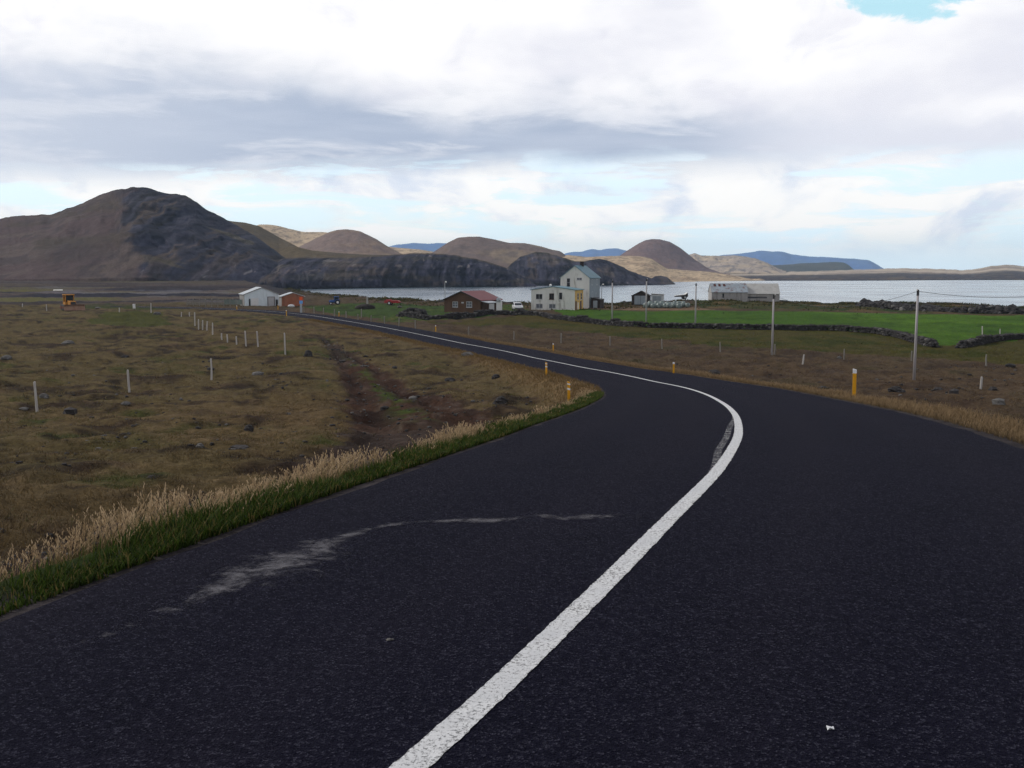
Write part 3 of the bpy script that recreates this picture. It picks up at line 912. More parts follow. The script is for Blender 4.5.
hill('mountain', [(-420, 262), (-250, 238), (-120, 225), (-40, 221), (0, 218.6), (15, 215.8), (32, 215), (50, 214.4), (62, 210.5), (75, 206), (88, 200.5), (100, 195), (110, 191.2), (122, 189), (132, 187.4), (140, 187), (148, 188), (155, 190), (163, 193), (170, 193.8), (178, 193.8), (186, 195.2), (193, 199.6), (200, 205), (208, 210.4), (215, 213.8), (230, 221.6), (256, 236.4), (268, 245), (280, 254), (292, 262)],
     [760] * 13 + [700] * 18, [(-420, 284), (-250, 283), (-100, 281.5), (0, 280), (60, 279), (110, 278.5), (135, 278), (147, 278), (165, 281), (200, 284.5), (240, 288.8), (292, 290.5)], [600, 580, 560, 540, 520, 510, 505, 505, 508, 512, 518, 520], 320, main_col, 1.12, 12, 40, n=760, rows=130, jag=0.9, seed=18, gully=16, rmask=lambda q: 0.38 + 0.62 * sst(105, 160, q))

# ------------------------------------------------------------------ haze
def build_haze():
    mb = MB()
    mb.box(-4900, 4900, -400, 7000, -17, 190)
    m = bpy.data.materials.new('sea_air'); m.use_nodes = True
    nt = m.node_tree; nt.nodes.clear(); g = NT(nt)
    out = g.n('ShaderNodeOutputMaterial'); v = g.n('ShaderNodeVolumePrincipled')
    v.inputs['Color'].default_value = HAZE_COLOR + (1,)
    v.inputs['Density'].default_value = HAZE_DENSITY
    v.inputs['Anisotropy'].default_value = 0.0
    g.link(v.outputs[0], out.inputs['Volume'])
    o = mb.build('haze', m)
    tag(o, kind='stuff')


build_haze()
SC.cycles.volume_bounces = 1
SC.cycles.max_bounces = 6
SC.cycles.use_denoising = True
SC.cycles.denoising_prefilter = 'FAST'
SC.cycles.denoising_input_passes = 'RGB_ALBEDO_NORMAL'

# ------------------------------------------------------------------ road
def build_road():
    m, g, b, out = new_mat('asphalt')
    tc = g.n('ShaderNodeTexCoord'); P = tc.outputs['Object']
    vo = g.n('ShaderNodeTexVoronoi'); vo.inputs['Scale'].default_value = 85; g.link(P, vo.inputs['Vector'])
    n1 = g.noise(P, 140, 3, 0.7); n2 = g.noise(P, 0.8, 5, 0.6); n3 = g.noise(P, 22, 4, 0.65)
    sc_ = g.n('ShaderNodeSeparateColor'); g.link(vo.outputs['Color'], sc_.inputs[0])
    chip = g.m('MULTIPLY', g.ss(sc_.outputs[0], 0.62, 1.0), g.ss(n1, 0.42, 0.62))
    base = g.mix(g.ss(g.m('ADD', g.m('MULTIPLY', n2, 0.7), g.m('MULTIPLY', g.noise(P, 3.5, 5, 0.7, 0.8), 0.3)), 0.36, 0.64), (0.0026, 0.0026, 0.0080), (0.0046, 0.0044, 0.0115))
    base = g.mix(g.ss(n3, 0.35, 0.7), base, (0.0078, 0.0076, 0.0165))
    c = g.mix(g.m('MULTIPLY', chip, 0.9), base, (0.060, 0.060, 0.085))
    # grey dust toward the left edge: stored on the mesh
    av = g.n('ShaderNodeVertexColor'); av.layer_name = 'cover'
    sp = g.n('ShaderNodeSeparateColor'); g.link(av.outputs[0], sp.inputs[0])
    dust = g.m('MULTIPLY', sp.outputs[0], g.ss(n3, 0.25, 0.75, 0.3, 1.0))
    c = g.mix(dust, c, (0.034, 0.029, 0.038))
    g.link(c, b.inputs['Base Color'])
    b.inputs['Roughness'].default_value = 0.92
    b.inputs['Specular IOR Level'].default_value = 0.05
    b.inputs['Specular Tint'].default_value = (0.62, 0.66, 1.0, 1)
    bp = g.n('ShaderNodeBump'); bp.inputs['Strength'].default_value = 0.9; bp.inputs['Distance'].default_value = 0.012
    h = g.m('ADD', g.m('MULTIPLY', vo.outputs['Distance'], 1.0), g.m('MULTIPLY', n1, 0.8))
    g.link(h, bp.inputs['Height']); g.link(bp.outputs[0], b.inputs['Normal'])
    # ribbon
    K = 41
    V = []; D = []
    n = len(RL)
    wob = 0.07 * fbm(np.arange(n) * 0.35 / 0.8, np.zeros(n), 4, 7)
    for i in range(n):
        for k in range(K):
            t = -HWL[i] + wob[i] + (HWL[i] + HWR[i]) * k / (K - 1)
            p = RL[i] + NR[i] * t
            z = float(f_road(p[1])) + 0.012 - (0.05 if k in (0, K - 1) else 0)
            V.append((p[0], p[1], z))
            d = 0.22 * max(0, 1 - (t + HWL[i]) / 0.35) + 0.2 * max(0, 1 - (HWR[i] - t) / 0.4)
            d += 0.10 * math.exp(-((abs(t - 1.65) - 0.75) / 0.3) ** 2) + 0.10 * math.exp(-((abs(t + 1.5) - 0.75) / 0.3) ** 2)
            D.append((d, d, d))
    V = np.array(V); F = []
    i, k = np.meshgrid(np.arange(n - 1), np.arange(K - 1), indexing='ij')
    F = np.stack([i * K + k, i * K + k + 1, (i + 1) * K + k + 1, (i + 1) * K + k], -1).reshape(-1, 4)
    o = link('road', fast_mesh('road', V, F, np.array(D), m, True)); tag(o, kind='structure')
    # painted line
    m, g, b, out = new_mat('road_paint')
    tc = g.n('ShaderNodeTexCoord'); P = tc.outputs['Object']
    n1 = g.noise(P, 60, 4, 0.7); n2 = g.noise(P, 3.0, 5, 0.6); n3 = g.noise(P, 150, 3, 0.7)
    av = g.n('ShaderNodeVertexColor'); av.layer_name = 'cover'
    sp = g.n('ShaderNodeSeparateColor'); g.link(av.outputs[0], sp.inputs[0])
    wear = g.m('ADD', g.m('ADD', g.m('MULTIPLY', n1, 0.6), g.m('MULTIPLY', n3, 0.3)), g.m('MULTIPLY', sp.outputs[0], 0.30))
    ck = g.ss(g.m('ADD', wear, g.m('MULTIPLY', g.m('SUBTRACT', n2, 0.5), 0.25)), 0.44, 0.56)
    white = g.mix(g.ss(n2, 0.3, 0.7), (0.50, 0.51, 0.53), (0.66, 0.67, 0.68))
    g.link(g.mix(g.m('MULTIPLY', ck, 0.85), white, (0.06, 0.06, 0.065)), b.inputs['Base Color'])
    b.inputs['Roughness'].default_value = 0.8
    bp = g.n('ShaderNodeBump'); bp.inputs['Strength'].default_value = 0.6; bp.inputs['Distance'].default_value = 0.008
    g.link(n3, bp.inputs['Height']); g.link(bp.outputs[0], b.inputs['Normal'])
    fine = catmull(RL[::3], 0.025)
    sel = fine[(fine[:, 1] > -35) & (fine[:, 1] < 205)]
    d = np.gradient(sel, axis=0); d /= np.linalg.norm(d, axis=1)[:, None]; nn = np.stack([d[:, 1], -d[:, 0]], 1)
    N = len(sel); ar = np.arange(N) * 0.025
    cuts = [-1, -0.8, -0.4, 0, 0.4, 0.8, 1]
    V = []; Wc = []
    hwid = 0.061 + 0.012 * sst(20, 60, sel[:, 1])
    jl = 0.007 * fbm(ar / 0.05, ar * 0, 3, 1, 0.8); jr = 0.007 * fbm(ar / 0.05, ar * 0, 3, 2, 0.8)
    for q, k in enumerate(cuts):
        t = k * hwid + (jl if k < 0 else jr) * abs(k)
        p = sel + nn * t[:, None]
        V.append(np.stack([p[:, 0], p[:, 1], f_road(p[:, 1]) + 0.0155 + 0.03 * sst(40, 130, p[:, 1])], 1))
        inner = 0 * sel[:, 1]
        Wc.append(np.stack([inner * 0.9 + 0.15 * (abs(k) > 0.9)] * 3, 1))
    V = np.stack(V, 1).reshape(-1, 3); Wc = np.stack(Wc, 1).reshape(-1, 3)
    K = len(cuts)
    i, k = np.meshgrid(np.arange(N - 1), np.arange(K - 1), indexing='ij')
    F = np.stack([i * K + k, i * K + k + 1, (i + 1) * K + k + 1, (i + 1) * K + k], -1).reshape(-1, 4)
    o = link('road_marking', fast_mesh('road_marking', V, F, Wc, m, True)); tag(o, kind='structure')


build_road()


def build_streak():
    """pale dust dragged over the near lane"""
    m, g, b, out = new_mat('road_dust')
    tc = g.n('ShaderNodeTexCoord'); P = tc.outputs['Object']
    av = g.n('ShaderNodeVertexColor'); av.layer_name = 'cover'
    sp = g.n('ShaderNodeSeparateColor'); g.link(av.outputs[0], sp.inputs[0])
    n1 = g.noise(P, 38, 5, 0.75); n2 = g.noise(P, 5, 4, 0.6, 0.5); n3 = g.noise(P, 120, 2, 0.6)
    f = g.m('ADD', g.m('ADD', g.m('MULTIPLY', n1, 0.45), g.m('MULTIPLY', g.ss(n2, 0.32, 0.68, 0.1, 0.9), 0.35)), g.m('MULTIPLY', n3, 0.2))
    a = g.m('MULTIPLY', g.ss(g.m('ADD', f, g.m('MULTIPLY', sp.outputs[0], 0.40)), 0.66, 1.08), 0.60)
    b.inputs['Base Color'].default_value = (0.20, 0.195, 0.215, 1); b.inputs['Roughness'].default_value = 0.95; b.inputs['Specular IOR Level'].default_value = 0.1
    tr = g.n('ShaderNodeBsdfTransparent'); ms = g.n('ShaderNodeMixShader')
    g.link(a, ms.inputs[0]); g.link(tr.outputs[0], ms.inputs[1]); g.link(b.outputs[0], ms.inputs[2]); g.link(ms.outputs[0], out.inputs['Surface'])
    line = [(60, 652, 10), (130, 630, 14), (200, 602, 16), (270, 572, 22), (330, 545, 30), (370, 532, 20), (400, 526.5, 10), (450, 523, 5), (500, 522.5, 5), (530, 519, 7), (570, 520, 7), (600, 518.6, 8), (640, 519.6, 8)]
    wide = [0.45, 0.7, 0.8, 0.9, 1.0, 0.97, 0.9, 0.68, 0.55, 0.85, 0.7, 0.9, 0.5]
    pts = []
    for (px, py, w) in line:
        r = ray(px, py); s = np.linspace(2, 20, 4000); D = s[np.argmax(s * r[2] / r[1] - f_road(s) < 0)]
        pts.append((D * r[0] / r[1], D, D * w / 1000 * 0.5 * D / 1.9 * 0.55))
    pts = np.array(pts); q = catmull(pts[:, :2], 0.05); tq = np.linspace(0, len(pts) - 1, len(q)); wq = np.interp(tq, np.arange(len(pts)), pts[:, 2]); aq = np.interp(tq, np.arange(len(pts)), wide)
    d = np.gradient(q, axis=0); d /= np.linalg.norm(d, axis=1)[:, None]; nn = np.stack([d[:, 1], -d[:, 0]], 1)
    V = []; Cc = []
    ks = [-1, -0.6, -0.25, 0, 0.25, 0.6, 1]; al = [0, 0.45, 0.85, 1, 0.85, 0.45, 0]
    for k, a_ in zip(ks, al):
        p = q + nn * (k * wq * 2.7 * (1 + 0.5 * fbm(np.arange(len(q)) * 0.05 / 0.25, np.full(len(q), 3.0 + k), 3, 55)))[:, None]
        V.append(np.stack([p[:, 0], p[:, 1], f_road(p[:, 1]) + 0.0165], 1)); Cc.append(np.stack([aq * a_] * 3, 1))
    V = np.stack(V, 1).reshape(-1, 3); Cc = np.stack(Cc, 1).reshape(-1, 3); K = len(ks); N = len(q)
    i, k = np.meshgrid(np.arange(N - 1), np.arange(K - 1), indexing='ij')
    F = np.stack([i * K + k, i * K + k + 1, (i + 1) * K + k + 1, (i + 1) * K + k], -1).reshape(-1, 4)
    tag(link('road_dust', fast_mesh('road_dust', V, F, Cc, m)), kind='structure')


build_streak()
#@@OBJECTS

def build_ghost():
    """remains of an earlier painted line inside the bend"""
    m, g, b, out = new_mat('faded_paint')
    tc = g.n('ShaderNodeTexCoord'); P = tc.outputs['Object']
    n1 = g.noise(P, 60, 4, 0.75); n2 = g.noise(P, 9, 4, 0.6)
    a = g.m('MULTIPLY', g.ss(g.m('ADD', g.m('MULTIPLY', n1, 0.6), g.m('MULTIPLY', n2, 0.4)), 0.46, 0.68), 0.8)
    b.inputs['Base Color'].default_value = (0.56, 0.56, 0.58, 1); b.inputs['Roughness'].default_value = 0.9
    tr = g.n('ShaderNodeBsdfTransparent'); ms = g.n('ShaderNodeMixShader')
    g.link(a, ms.inputs[0]); g.link(tr.outputs[0], ms.inputs[1]); g.link(b.outputs[0], ms.inputs[2]); g.link(ms.outputs[0], out.inputs['Surface'])
    sel = catmull(RL[::3], 0.08); sel = sel[(sel[:, 1] > 8.6) & (sel[:, 1] < 19)]
    d = np.gradient(sel, axis=0); d /= np.linalg.norm(d, axis=1)[:, None]; nn = np.stack([d[:, 1], -d[:, 0]], 1)
    c = -0.02 - 0.125 * sst(8.8, 11.5, sel[:, 1]) * sst(19, 14, sel[:, 1])
    V = []
    for k in (-1, 1):
        p = sel + nn * (c + k * 0.042)[:, None]
        V.append(np.stack([p[:, 0], p[:, 1], f_road(p[:, 1]) + 0.0145], 1))
    N = len(sel); V = np.vstack(V); i = np.arange(N - 1)
    tag(link('old_road_marking', fast_mesh('old_road_marking', V, np.stack([i, N + i, N + i + 1, i + 1], 1), None, m)), kind='structure')


build_ghost()

# ------------------------------------------------------------------ shared paints
M_YEL = paint('post_yellow', lin(222, 160, 20, 0.95), 0.5, 0.10, 6, stain=(0.20, 0.13, 0.03), stain_amt=0.35)
M_WHITE = paint('white_paint', (0.66, 0.66, 0.65), 0.6, 0.10, 4, stain=(0.38, 0.36, 0.33), stain_amt=0.4)
M_REFL = paint('reflector_white', (0.80, 0.81, 0.82), 0.3, 0.05, 4)
M_FENCE = paint('bleached_wood', lin(176, 172, 168, 0.95), 0.85, 0.25, 5, stain=(0.16, 0.14, 0.12), stain_amt=0.5, streak=True, bump=0.4)
M_FENCE2 = paint('grey_wood', lin(128, 124, 118, 0.95), 0.9, 0.3, 5, stain=(0.10, 0.09, 0.08), stain_amt=0.5, streak=True, bump=0.4)
M_POLE = paint('pole_wood', lin(166, 162, 163, 0.95), 0.85, 0.2, 3, stain=(0.16, 0.15, 0.14), stain_amt=0.5, streak=True, bump=0.4)
M_DARK = paint('dark_metal', (0.03, 0.03, 0.033), 0.5, 0.3, 5)
M_BLACK = paint('rubber', (0.014, 0.014, 0.015), 0.8, 0.3, 9)
M_GLASS = paint('window_glass', (0.02, 0.025, 0.032), 0.08, 0.1, 1, spec=0.6)
M_GLASSL = paint('curtained_glass', (0.12, 0.13, 0.15), 0.15, 0.3, 2, spec=0.5)
M_STEEL = paint('zinc', (0.34, 0.36, 0.38), 0.45, 0.2, 3, 0.6)
M_LAVA = paint('lava_stone', (0.034, 0.031, 0.032), 0.95, 0.5, 1.6, stain=(0.16, 0.155, 0.14), stain_amt=0.35, bump=0.7)
M_LICH = paint('lichen_stone', (0.115, 0.11, 0.105), 0.95, 0.4, 2.5, stain=(0.05, 0.045, 0.045), stain_amt=0.7, bump=0.7)
M_WIRE = paint('wire', (0.05, 0.05, 0.055), 0.6, 0.2, 3)

# ------------------------------------------------------------------ roadside marker posts
def make_marker(two):
    t = thing('marker_post', '', 'marker post')
    mb = MB(); h = 0.95
    # hollow-backed plastic blade, slanted top
    sec = [(-0.055, -0.03), (0.055, -0.03), (0.06, 0.02), (0.035, 0.045), (-0.035, 0.045), (-0.06, 0.02)]
    n = len(sec); v = []
    for z in (-0.25, 0.5, h - 0.03):
        for (x, y) in sec: v.append((x, y, z))
    for (x, y) in sec: v.append((x, y, h + 0.02 - (x + 0.06) * 0.30))
    f = [(k * n + i, k * n + (i + 1) % n, (k + 1) * n + (i + 1) % n, (k + 1) * n + i) for k in range(3) for i in range(n)] + [tuple(range(3 * n, 4 * n))]
    mb.add(v, f); mb.build('post', M_YEL, t, bevel=0.004)
    bands = [(0.80, 0.97), (0.62, 0.70)] if two else [(0.82, 0.975)]
    for (a, b) in bands:
        q = MB(); v = []
        if two and b > 0.9: a, b = 0.84, 0.90
        for z0, tilt in ((a, 0.25 if two else 0), (b, 0.25 if two else 0.30)):
            for (x, y) in sec: v.append((x * 1.06, y * 1.08, z0 - (x + 0.06) * tilt))
        if not two: v = [(x, y, z if k < n else z) for k, (x, y, z) in enumerate(v)]
        f = [(i, (i + 1) % n, n + (i + 1) % n, n + i) for i in range(n)] + [tuple(range(n, 2 * n)), tuple(range(n - 1, -1, -1))]
        q.add(v, f); q.build('reflector_band', M_REFL, t)
    return t


MARK = [(569, 404, 'yellow marker post with two slanted white bands standing in straw grass inside the road bend', True),
        (546.5, 375.5, 'yellow marker post with one white top band, first behind the two-banded post in the bend', True),
        (854, 397.5, 'tall looking white-topped yellow marker post nearest the camera on the outer road edge', False),
        (673.5, 374.5, 'white-topped yellow marker post on the outer edge where the road starts to bend', False),
        (553.2, 351.5, 'yellow marker post beside the far lane, below the corner of the stone wall', False),
        (435.8, 331.5, 'yellow marker post on the far road edge straight below the brown house', False),
        (339, 316.5, 'yellow marker post on the far road edge between road sign and grey fence posts', False),
        (286.5, 316, 'yellow marker post at the near road edge just in front of the orange shed', False),
        (278, 309.5, 'yellow marker post between the white barn yard and the distant road', False),
        (237, 310.5, 'yellow marker post by the sheep pen where the road curves away', False)]
proto = {True: None, False: None}
MH = [23, 13.5, 29, 12.5, 8.2, 6.2, 5, 6, 5, 5]
for (px, py, lab, two), mh in zip(MARK, MH):
    x, y, z = hit(px, py)
    rz = math.atan2(-x, y) + random.uniform(-0.15, 0.15)
    if proto[two] is None:
        t = make_marker(two); proto[two] = t; t['label'] = lab; t.location = (x, y, z); t.rotation_euler.z = rz; t['group'] = 'yellow marker posts along the road'
    else:
        t = dup(proto[two], (x, y, z), rz, lab)
    t.rotation_euler.y = random.uniform(-0.03, 0.03)
    k = min(1.1, max(0.55, mh * y / FPX / 0.97)); t.scale = (max(0.8, k), max(0.8, k), k)

# ------------------------------------------------------------------ fence posts
ORD = ['first', 'second', 'third', 'fourth', 'fifth', 'sixth', 'seventh', 'eighth', 'ninth', 'tenth', 'eleventh', 'twelfth', 'thirteenth', 'fourteenth', 'fifteenth', 'sixteenth', 'seventeenth', 'eighteenth', 'nineteenth', 'twentieth']


def post_mesh(mat, seed, r=0.05):
    rr = random.Random(seed); mb = MB(); v = []; n = 7
    for z, k in ((-0.3, 1.1), (0.0, 1.05), (0.5, 1.0), (0.97, 0.92), (1.0, 0.6)):
        ox = rr.uniform(-0.012, 0.012); oy = rr.uniform(-0.012, 0.012)
        for i in range(n):
            a = 2 * math.pi * i / n; q = r * k * (1 + rr.uniform(-0.08, 0.08)); v.append((ox + q * math.cos(a), oy + q * math.sin(a), z))
    f = [(k * n + i, k * n + (i + 1) % n, (k + 1) * n + (i + 1) % n, (k + 1) * n + i) for k in range(4) for i in range(n)] + [tuple(range(4 * n, 5 * n))]
    mb.add(v, f)
    o = mb.build('fence_post', mat, None, smooth=False)
    return o


def fence_post(px, py, top, lab, group, src, cat='fence post', rmin=0.05):
    x, y, z = hit(px, py)
    h = (py - top) * y / FPX
    o = src.copy(); COL.objects.link(o)
    o.location = (x, y, z - 0.02); r = max(1.0, rmin / 0.05)
    o.scale = (r, r, max(0.5, h)); o.rotation_euler = (random.uniform(-0.04, 0.04), random.uniform(-0.05, 0.05), random.uniform(0, 6))
    return tag(o, lab, cat, group)


pw = [post_mesh(M_FENCE, 40 + k) for k in range(3)]
pg = [post_mesh(M_FENCE2, 60 + k) for k in range(3)]
LEFTP = [(37.5, 412, 380.5, 'tall pale fence post alone at the far left, nearest of the field fence'),
         (129.5, 392.5, 369, 'pale fence post second nearest in the brown left field, with a short cross stub'),
         (211.5, 379, 358, 'pale fence post third nearest in the left field, left of a dark hollow'),
         (285, 354.5, 332.5, 'thick white fence post standing last on the right of the left field row'),
         (258, 347, 331, 'white fence post left of the thick last one, right one of a close pair'),
         (246, 346.5, 330.5, 'white fence post, left one of the close pair near the thick last post'),
         (236.5, 344, 336, 'short pale fence post just left of the close pair of white posts'),
         (227.5, 341.5, 334, 'short pale fence post, middle of three low ones in a dip'),
         (221.7, 340, 333, 'short pale fence post, leftmost of three low ones in a dip'),
         (212.5, 334.5, 322.5, 'tall white fence post just behind the three low ones in the dip'),
         (207, 330.5, 321, 'white fence post one place behind the tall one above the dip'),
         (202.5, 330, 320, 'white fence post two places behind the tall one above the dip'),
         (198.7, 329.5, 319, 'white fence post three places behind the tall one above the dip'),
         (195, 325.5, 312, 'white fence post four places behind the tall one above the dip'),
         (189.5, 316.5, 312, 'tiny far fence post in front of the sheep pen, right one of two'),
         (181.5, 316.5, 312, 'tiny far fence post in front of the sheep pen, left one of two'),
         (151, 312.5, 303, 'thin grey post at the right foot of the green mound'),
         (119.5, 312, 307.5, 'small grey post on the left slope of the green mound'),
         (46.5, 310.5, 304.5, 'thin grey post just left of the bulldozer'),
         (22.5, 307, 303.5, 'small far grey post at the left border behind the heath')]
for i, (px, py, top, lab) in enumerate(LEFTP):
    y = hit(px, py)[1]
    fence_post(px, py, top, lab, 'fence posts across the left field', pw[i % 3], rmin=0.042 + 0.00022 * y)
RIGHTP = [(304, 312, 306.5), (314, 313, 306.5), (323.5, 314, 307.5), (334.5, 316.5, 309), (346, 319, 311), (361.5, 317.5, 308.5), (358, 320.5, 314), (371, 322.5, 315), (384.6, 324.5, 316), (399, 327, 317.5), (415.3, 328.5, 320),
          (468.6, 335.5, 326.5), (514, 339.5, 331), (561, 343, 333), (610, 345.5, 336), (662, 349, 338.5), (720.3, 352, 341.5), (774.7, 354.5, 344), (844, 359.5, 348.5), (911.5, 361, 350.5), (986, 366, 354)]
RL_LAB = ['grey roadside fence post nearest the orange and blue road sign', 'grey roadside fence post second from the road sign', 'grey roadside fence post third from the road sign', 'grey roadside fence post fourth from the road sign',
          'grey roadside fence post fifth from the road sign', 'stout grey gate post in the grass below the dark earth heap', 'grey roadside fence post just right of the stout gate post', 'grey roadside fence post below the red trailer, left one',
          'grey roadside fence post below the red trailer, right one', 'grey roadside fence post between red trailer and street lamp', 'grey roadside fence post left of the start of the stone wall',
          'grey fence post in the rough ground below the brown house', 'grey fence post in the rough ground below the white car', 'grey fence post in the rough ground below the white two-storey house', 'grey fence post in the rough ground below the stone wall, first right of the houses',
          'grey fence post in the rough ground between two power poles left of the long barn', 'grey fence post in the rough ground below the long barn', 'grey fence post almost hidden behind the pole standing in the heath', 'grey fence post with a white stone at its foot',
          'thin grey fence post close left of the tallest power pole', 'grey fence post right of the tallest power pole in the olive grass']
for i, ((px, py, top), lab) in enumerate(zip(RIGHTP, RL_LAB)):
    y = hit(px, py)[1]
    fence_post(px, py, top, lab, 'fence posts along the right side of the road', pg[i % 3], rmin=0.042 + 0.00020 * y)
for i, (px, py, top, lab) in enumerate([(802.7, 364.5, 354, 'leaning grey stake alone in the heath between two power poles'), (981, 389, 376, 'pale stake in the heath at the right, nearest the road edge'),
                                        (982, 338.5, 326, 'tall stake behind the right hand stone wall'), (1000, 336.5, 328.5, 'shorter stake behind the right hand stone wall')]):
    o = fence_post(px, py, top, lab, None, pw[i % 3], 'stake', 0.06)
    if i == 0: o.rotation_euler.y = -0.12
for o in pw + pg: bpy.data.objects.remove(o)

# ------------------------------------------------------------------ power poles and wires
def power_pole(px, py, top, lab):
    x, y, z = hit(px, py)
    h = (py - top) * y / FPX
    t = thing('power_pole', lab, 'power pole', (x, y, z), 0.3 * px, 'wooden power poles of the farm line')
    r = 0.060 + 0.00030 * y
    mb = MB(); mb.tube([(0, 0, -0.4), (0, 0, h * 0.5), (0, 0, h - 0.38)], [r * 1.15, r, r * 0.9], 12); mb.build('pole', M_POLE, t, smooth=True)
    q = MB(); q.tube([(0, 0, h - 0.38), (0, 0, h - 0.03), (0, 0, h)], [r * 1.0, r * 0.92, r * 0.6], 12); q.build('dark_top', M_DARK, t)
    s_ = MB(); s_.tube([(0, 0, h - 0.25), (0.16, 0, h - 0.2), (0.16, 0, h - 0.05)], 0.02, 6); s_.build('bracket', M_DARK, t)
    i_ = MB(); i_.tube([(0.16, 0, h - 0.06), (0.16, 0, h + 0.0), (0.16, 0, h + 0.06)], [0.035, 0.045, 0.03], 8); i_.build('insulator', M_WHITE, t)
    return np.array((x, y, z + h - 0.1))


tops = [power_pole(914, 380.5, 289.5, 'tallest grey power pole with dark top, nearest the camera in the right heath'),
        power_pole(772, 354.5, 294.5, 'grey power pole in the heath in front of the long barn'),
        power_pole(695.3, 324.5, 283.5, 'grey power pole on the hayfield left of the long barn'),
        power_pole(646, 321.5, 279, 'grey power pole in front of the dark gabled shed'),
        power_pole(612, 322, 280.5, 'grey power pole right of the tall house beside the stone wall')]


def wire(a, b, sag, lab):
    mb = MB(); pts = []
    for k in range(17):
        t = k / 16; p = a * (1 - t) + b * t; pts.append((p[0] - a[0], p[1] - a[1], p[2] - a[2] - sag * 4 * t * (1 - t)))
    mb.tube(pts, 0.013, 5)
    tag(mb.build('power_line', M_WIRE, None, loc=tuple(a)), lab, 'power line', 'wires between the power poles')


nxt = at(1120, 285, 60)
wire(tops[0], nxt, 0.55, 'wire sagging from the tallest power pole out of the picture to the right')
wire(tops[1], tops[0], 1.0, 'wire between the tallest pole and the pole before the long barn')
wire(tops[2], tops[1], 1.0, 'wire between the hayfield pole and the pole before the long barn')
wire(tops[3], tops[2], 0.8, 'wire between the hayfield pole and the pole before the dark shed')
wire(tops[4], tops[3], 0.6, 'wire between the pole before the dark shed and the pole beside the tall house')

# ------------------------------------------------------------------ houses
def window(parent, plane, c, u, z, w, h, mat_f, mat_g, bars=(1, 0), name='window', out_=0.03):
    """plane 'front': the wall y=c facing -y, u along x;  'right': the wall x=c facing +x, u along y; 'left': x=c facing -x"""
    fr = MB(); pn = MB(); f = 0.07
    def bx(mb, a0, a1, z0, z1, d0, d1):
        if plane == 'front': mb.box(a0, a1, c - d1, c - d0, z0, z1)
        elif plane == 'right': mb.box(c + d0, c + d1, a0, a1, z0, z1)
        else: mb.box(c - d1, c - d0, a0, a1, z0, z1)
    a0, a1, z0, z1 = u - w / 2, u + w / 2, z, z + h
    bx(fr, a0, a0 + f, z0, z1, -0.01, out_); bx(fr, a1 - f, a1, z0, z1, -0.01, out_)
    bx(fr, a0 + f, a1 - f, z0, z0 + f, -0.01, out_); bx(fr, a0 + f, a1 - f, z1 - f, z1, -0.01, out_)
    for k in range(bars[0]):
        p = a0 + w * (k + 1) / (bars[0] + 1); bx(fr, p - 0.03, p + 0.03, z0 + f, z1 - f, -0.01, out_ - 0.006)
    for k in range(bars[1]):
        p = z0 + h * (k + 1) / (bars[1] + 1); bx(fr, a0 + f, a1 - f, p - 0.025, p + 0.025, -0.01, out_ - 0.009)
    bx(fr, a0 - 0.05, a1 + 0.05, z0 - 0.06, z0 - 0.002, -0.01, out_ + 0.05)
    o = fr.build(name, mat_f, parent)
    bx(pn, a0 + 0.02, a1 - 0.02, z0 + 0.02, z1 - 0.02, -0.02, out_ - 0.018)
    pn.build('pane', mat_g, o)
    return o


def gable_house(name, label, cat, px, D, rz, w, L, eave, ridge, mw, mr, zoff=0.0, over=0.25, group=None, ridge_x=0.0):
    """gable end on the -y side"""
    r = ray(px, 300); x = D * r[0] / r[1]; z = g1(x, D) + zoff
    t = thing(name, label, cat, (x, D, z), rz, group)
    a, b = -w / 2, w / 2
    mb = MB(); mb.prism([(a, -1.0), (b, -1.0), (b, eave), (ridge_x, ridge), (a, eave)], 'y', -L / 2, L / 2); mb.build('wall', mw, t)
    rf = MB(); th = 0.12
    for e0 in (a, b):
        sg = -1 if e0 < 0 else 1
        run = abs(e0 - ridge_x); sl = (ridge - eave) / run
        ex = e0 + sg * over; ez = eave - sl * over
        rf.prism([(ridge_x, ridge + 0.003), (ex, ez + 0.003), (ex, ez + th), (ridge_x, ridge + th)], 'y', -L / 2 - over, L / 2 + over)
    rf.build('roof', mr, t)
    return t


M_CREAM = paint('cream_render', lin(212, 212, 206, 1.0), 0.85, 0.10, 0.6, stain=lin(140, 136, 124, 0.9), stain_amt=0.6, streak=True, bump=0.15)
M_SHEET = paint('grey_sheet', lin(128, 142, 152, 0.95), 0.6, 0.16, 0.7, stain=lin(96, 92, 88), stain_amt=0.6, streak=True, lines=(1, 0.35, 0.6))
M_TEAL = paint('teal_roof', lin(98, 134, 148, 0.9), 0.5, 0.12, 0.9, stain=lin(70, 100, 104), stain_amt=0.5, lines=(1, 0.45, 0.6))
M_OCHRE = paint('ochre_render', lin(206, 170, 96, 0.95), 0.8, 0.12, 1.0, stain=lin(150, 116, 70), stain_amt=0.5)
M_BROWN = paint('brown_boards', lin(88, 66, 52, 0.95), 0.85, 0.2, 1.0, streak=True, lines=(2, 0.22, 0.5))
M_BROWN2 = paint('dark_brown_boards', lin(66, 50, 42, 0.9), 0.85, 0.2, 1.0, lines=(2, 0.22, 0.5))
M_RED = paint('red_roof', lin(118, 58, 62, 0.85), 0.5, 0.12, 0.8, stain=lin(110, 60, 60), stain_amt=0.5, lines=(1, 0.4, 0.6))
M_BARNW = paint('barn_white', lin(206, 216, 222, 1.0), 0.7, 0.06, 0.6, stain=lin(164, 170, 172), stain_amt=0.4, streak=True, lines=(0, 0.5, 0.3))
M_BARNR = paint('barn_roof', lin(176, 182, 188, 0.95), 0.5, 0.12, 0.8, lines=(1, 0.5, 0.5))
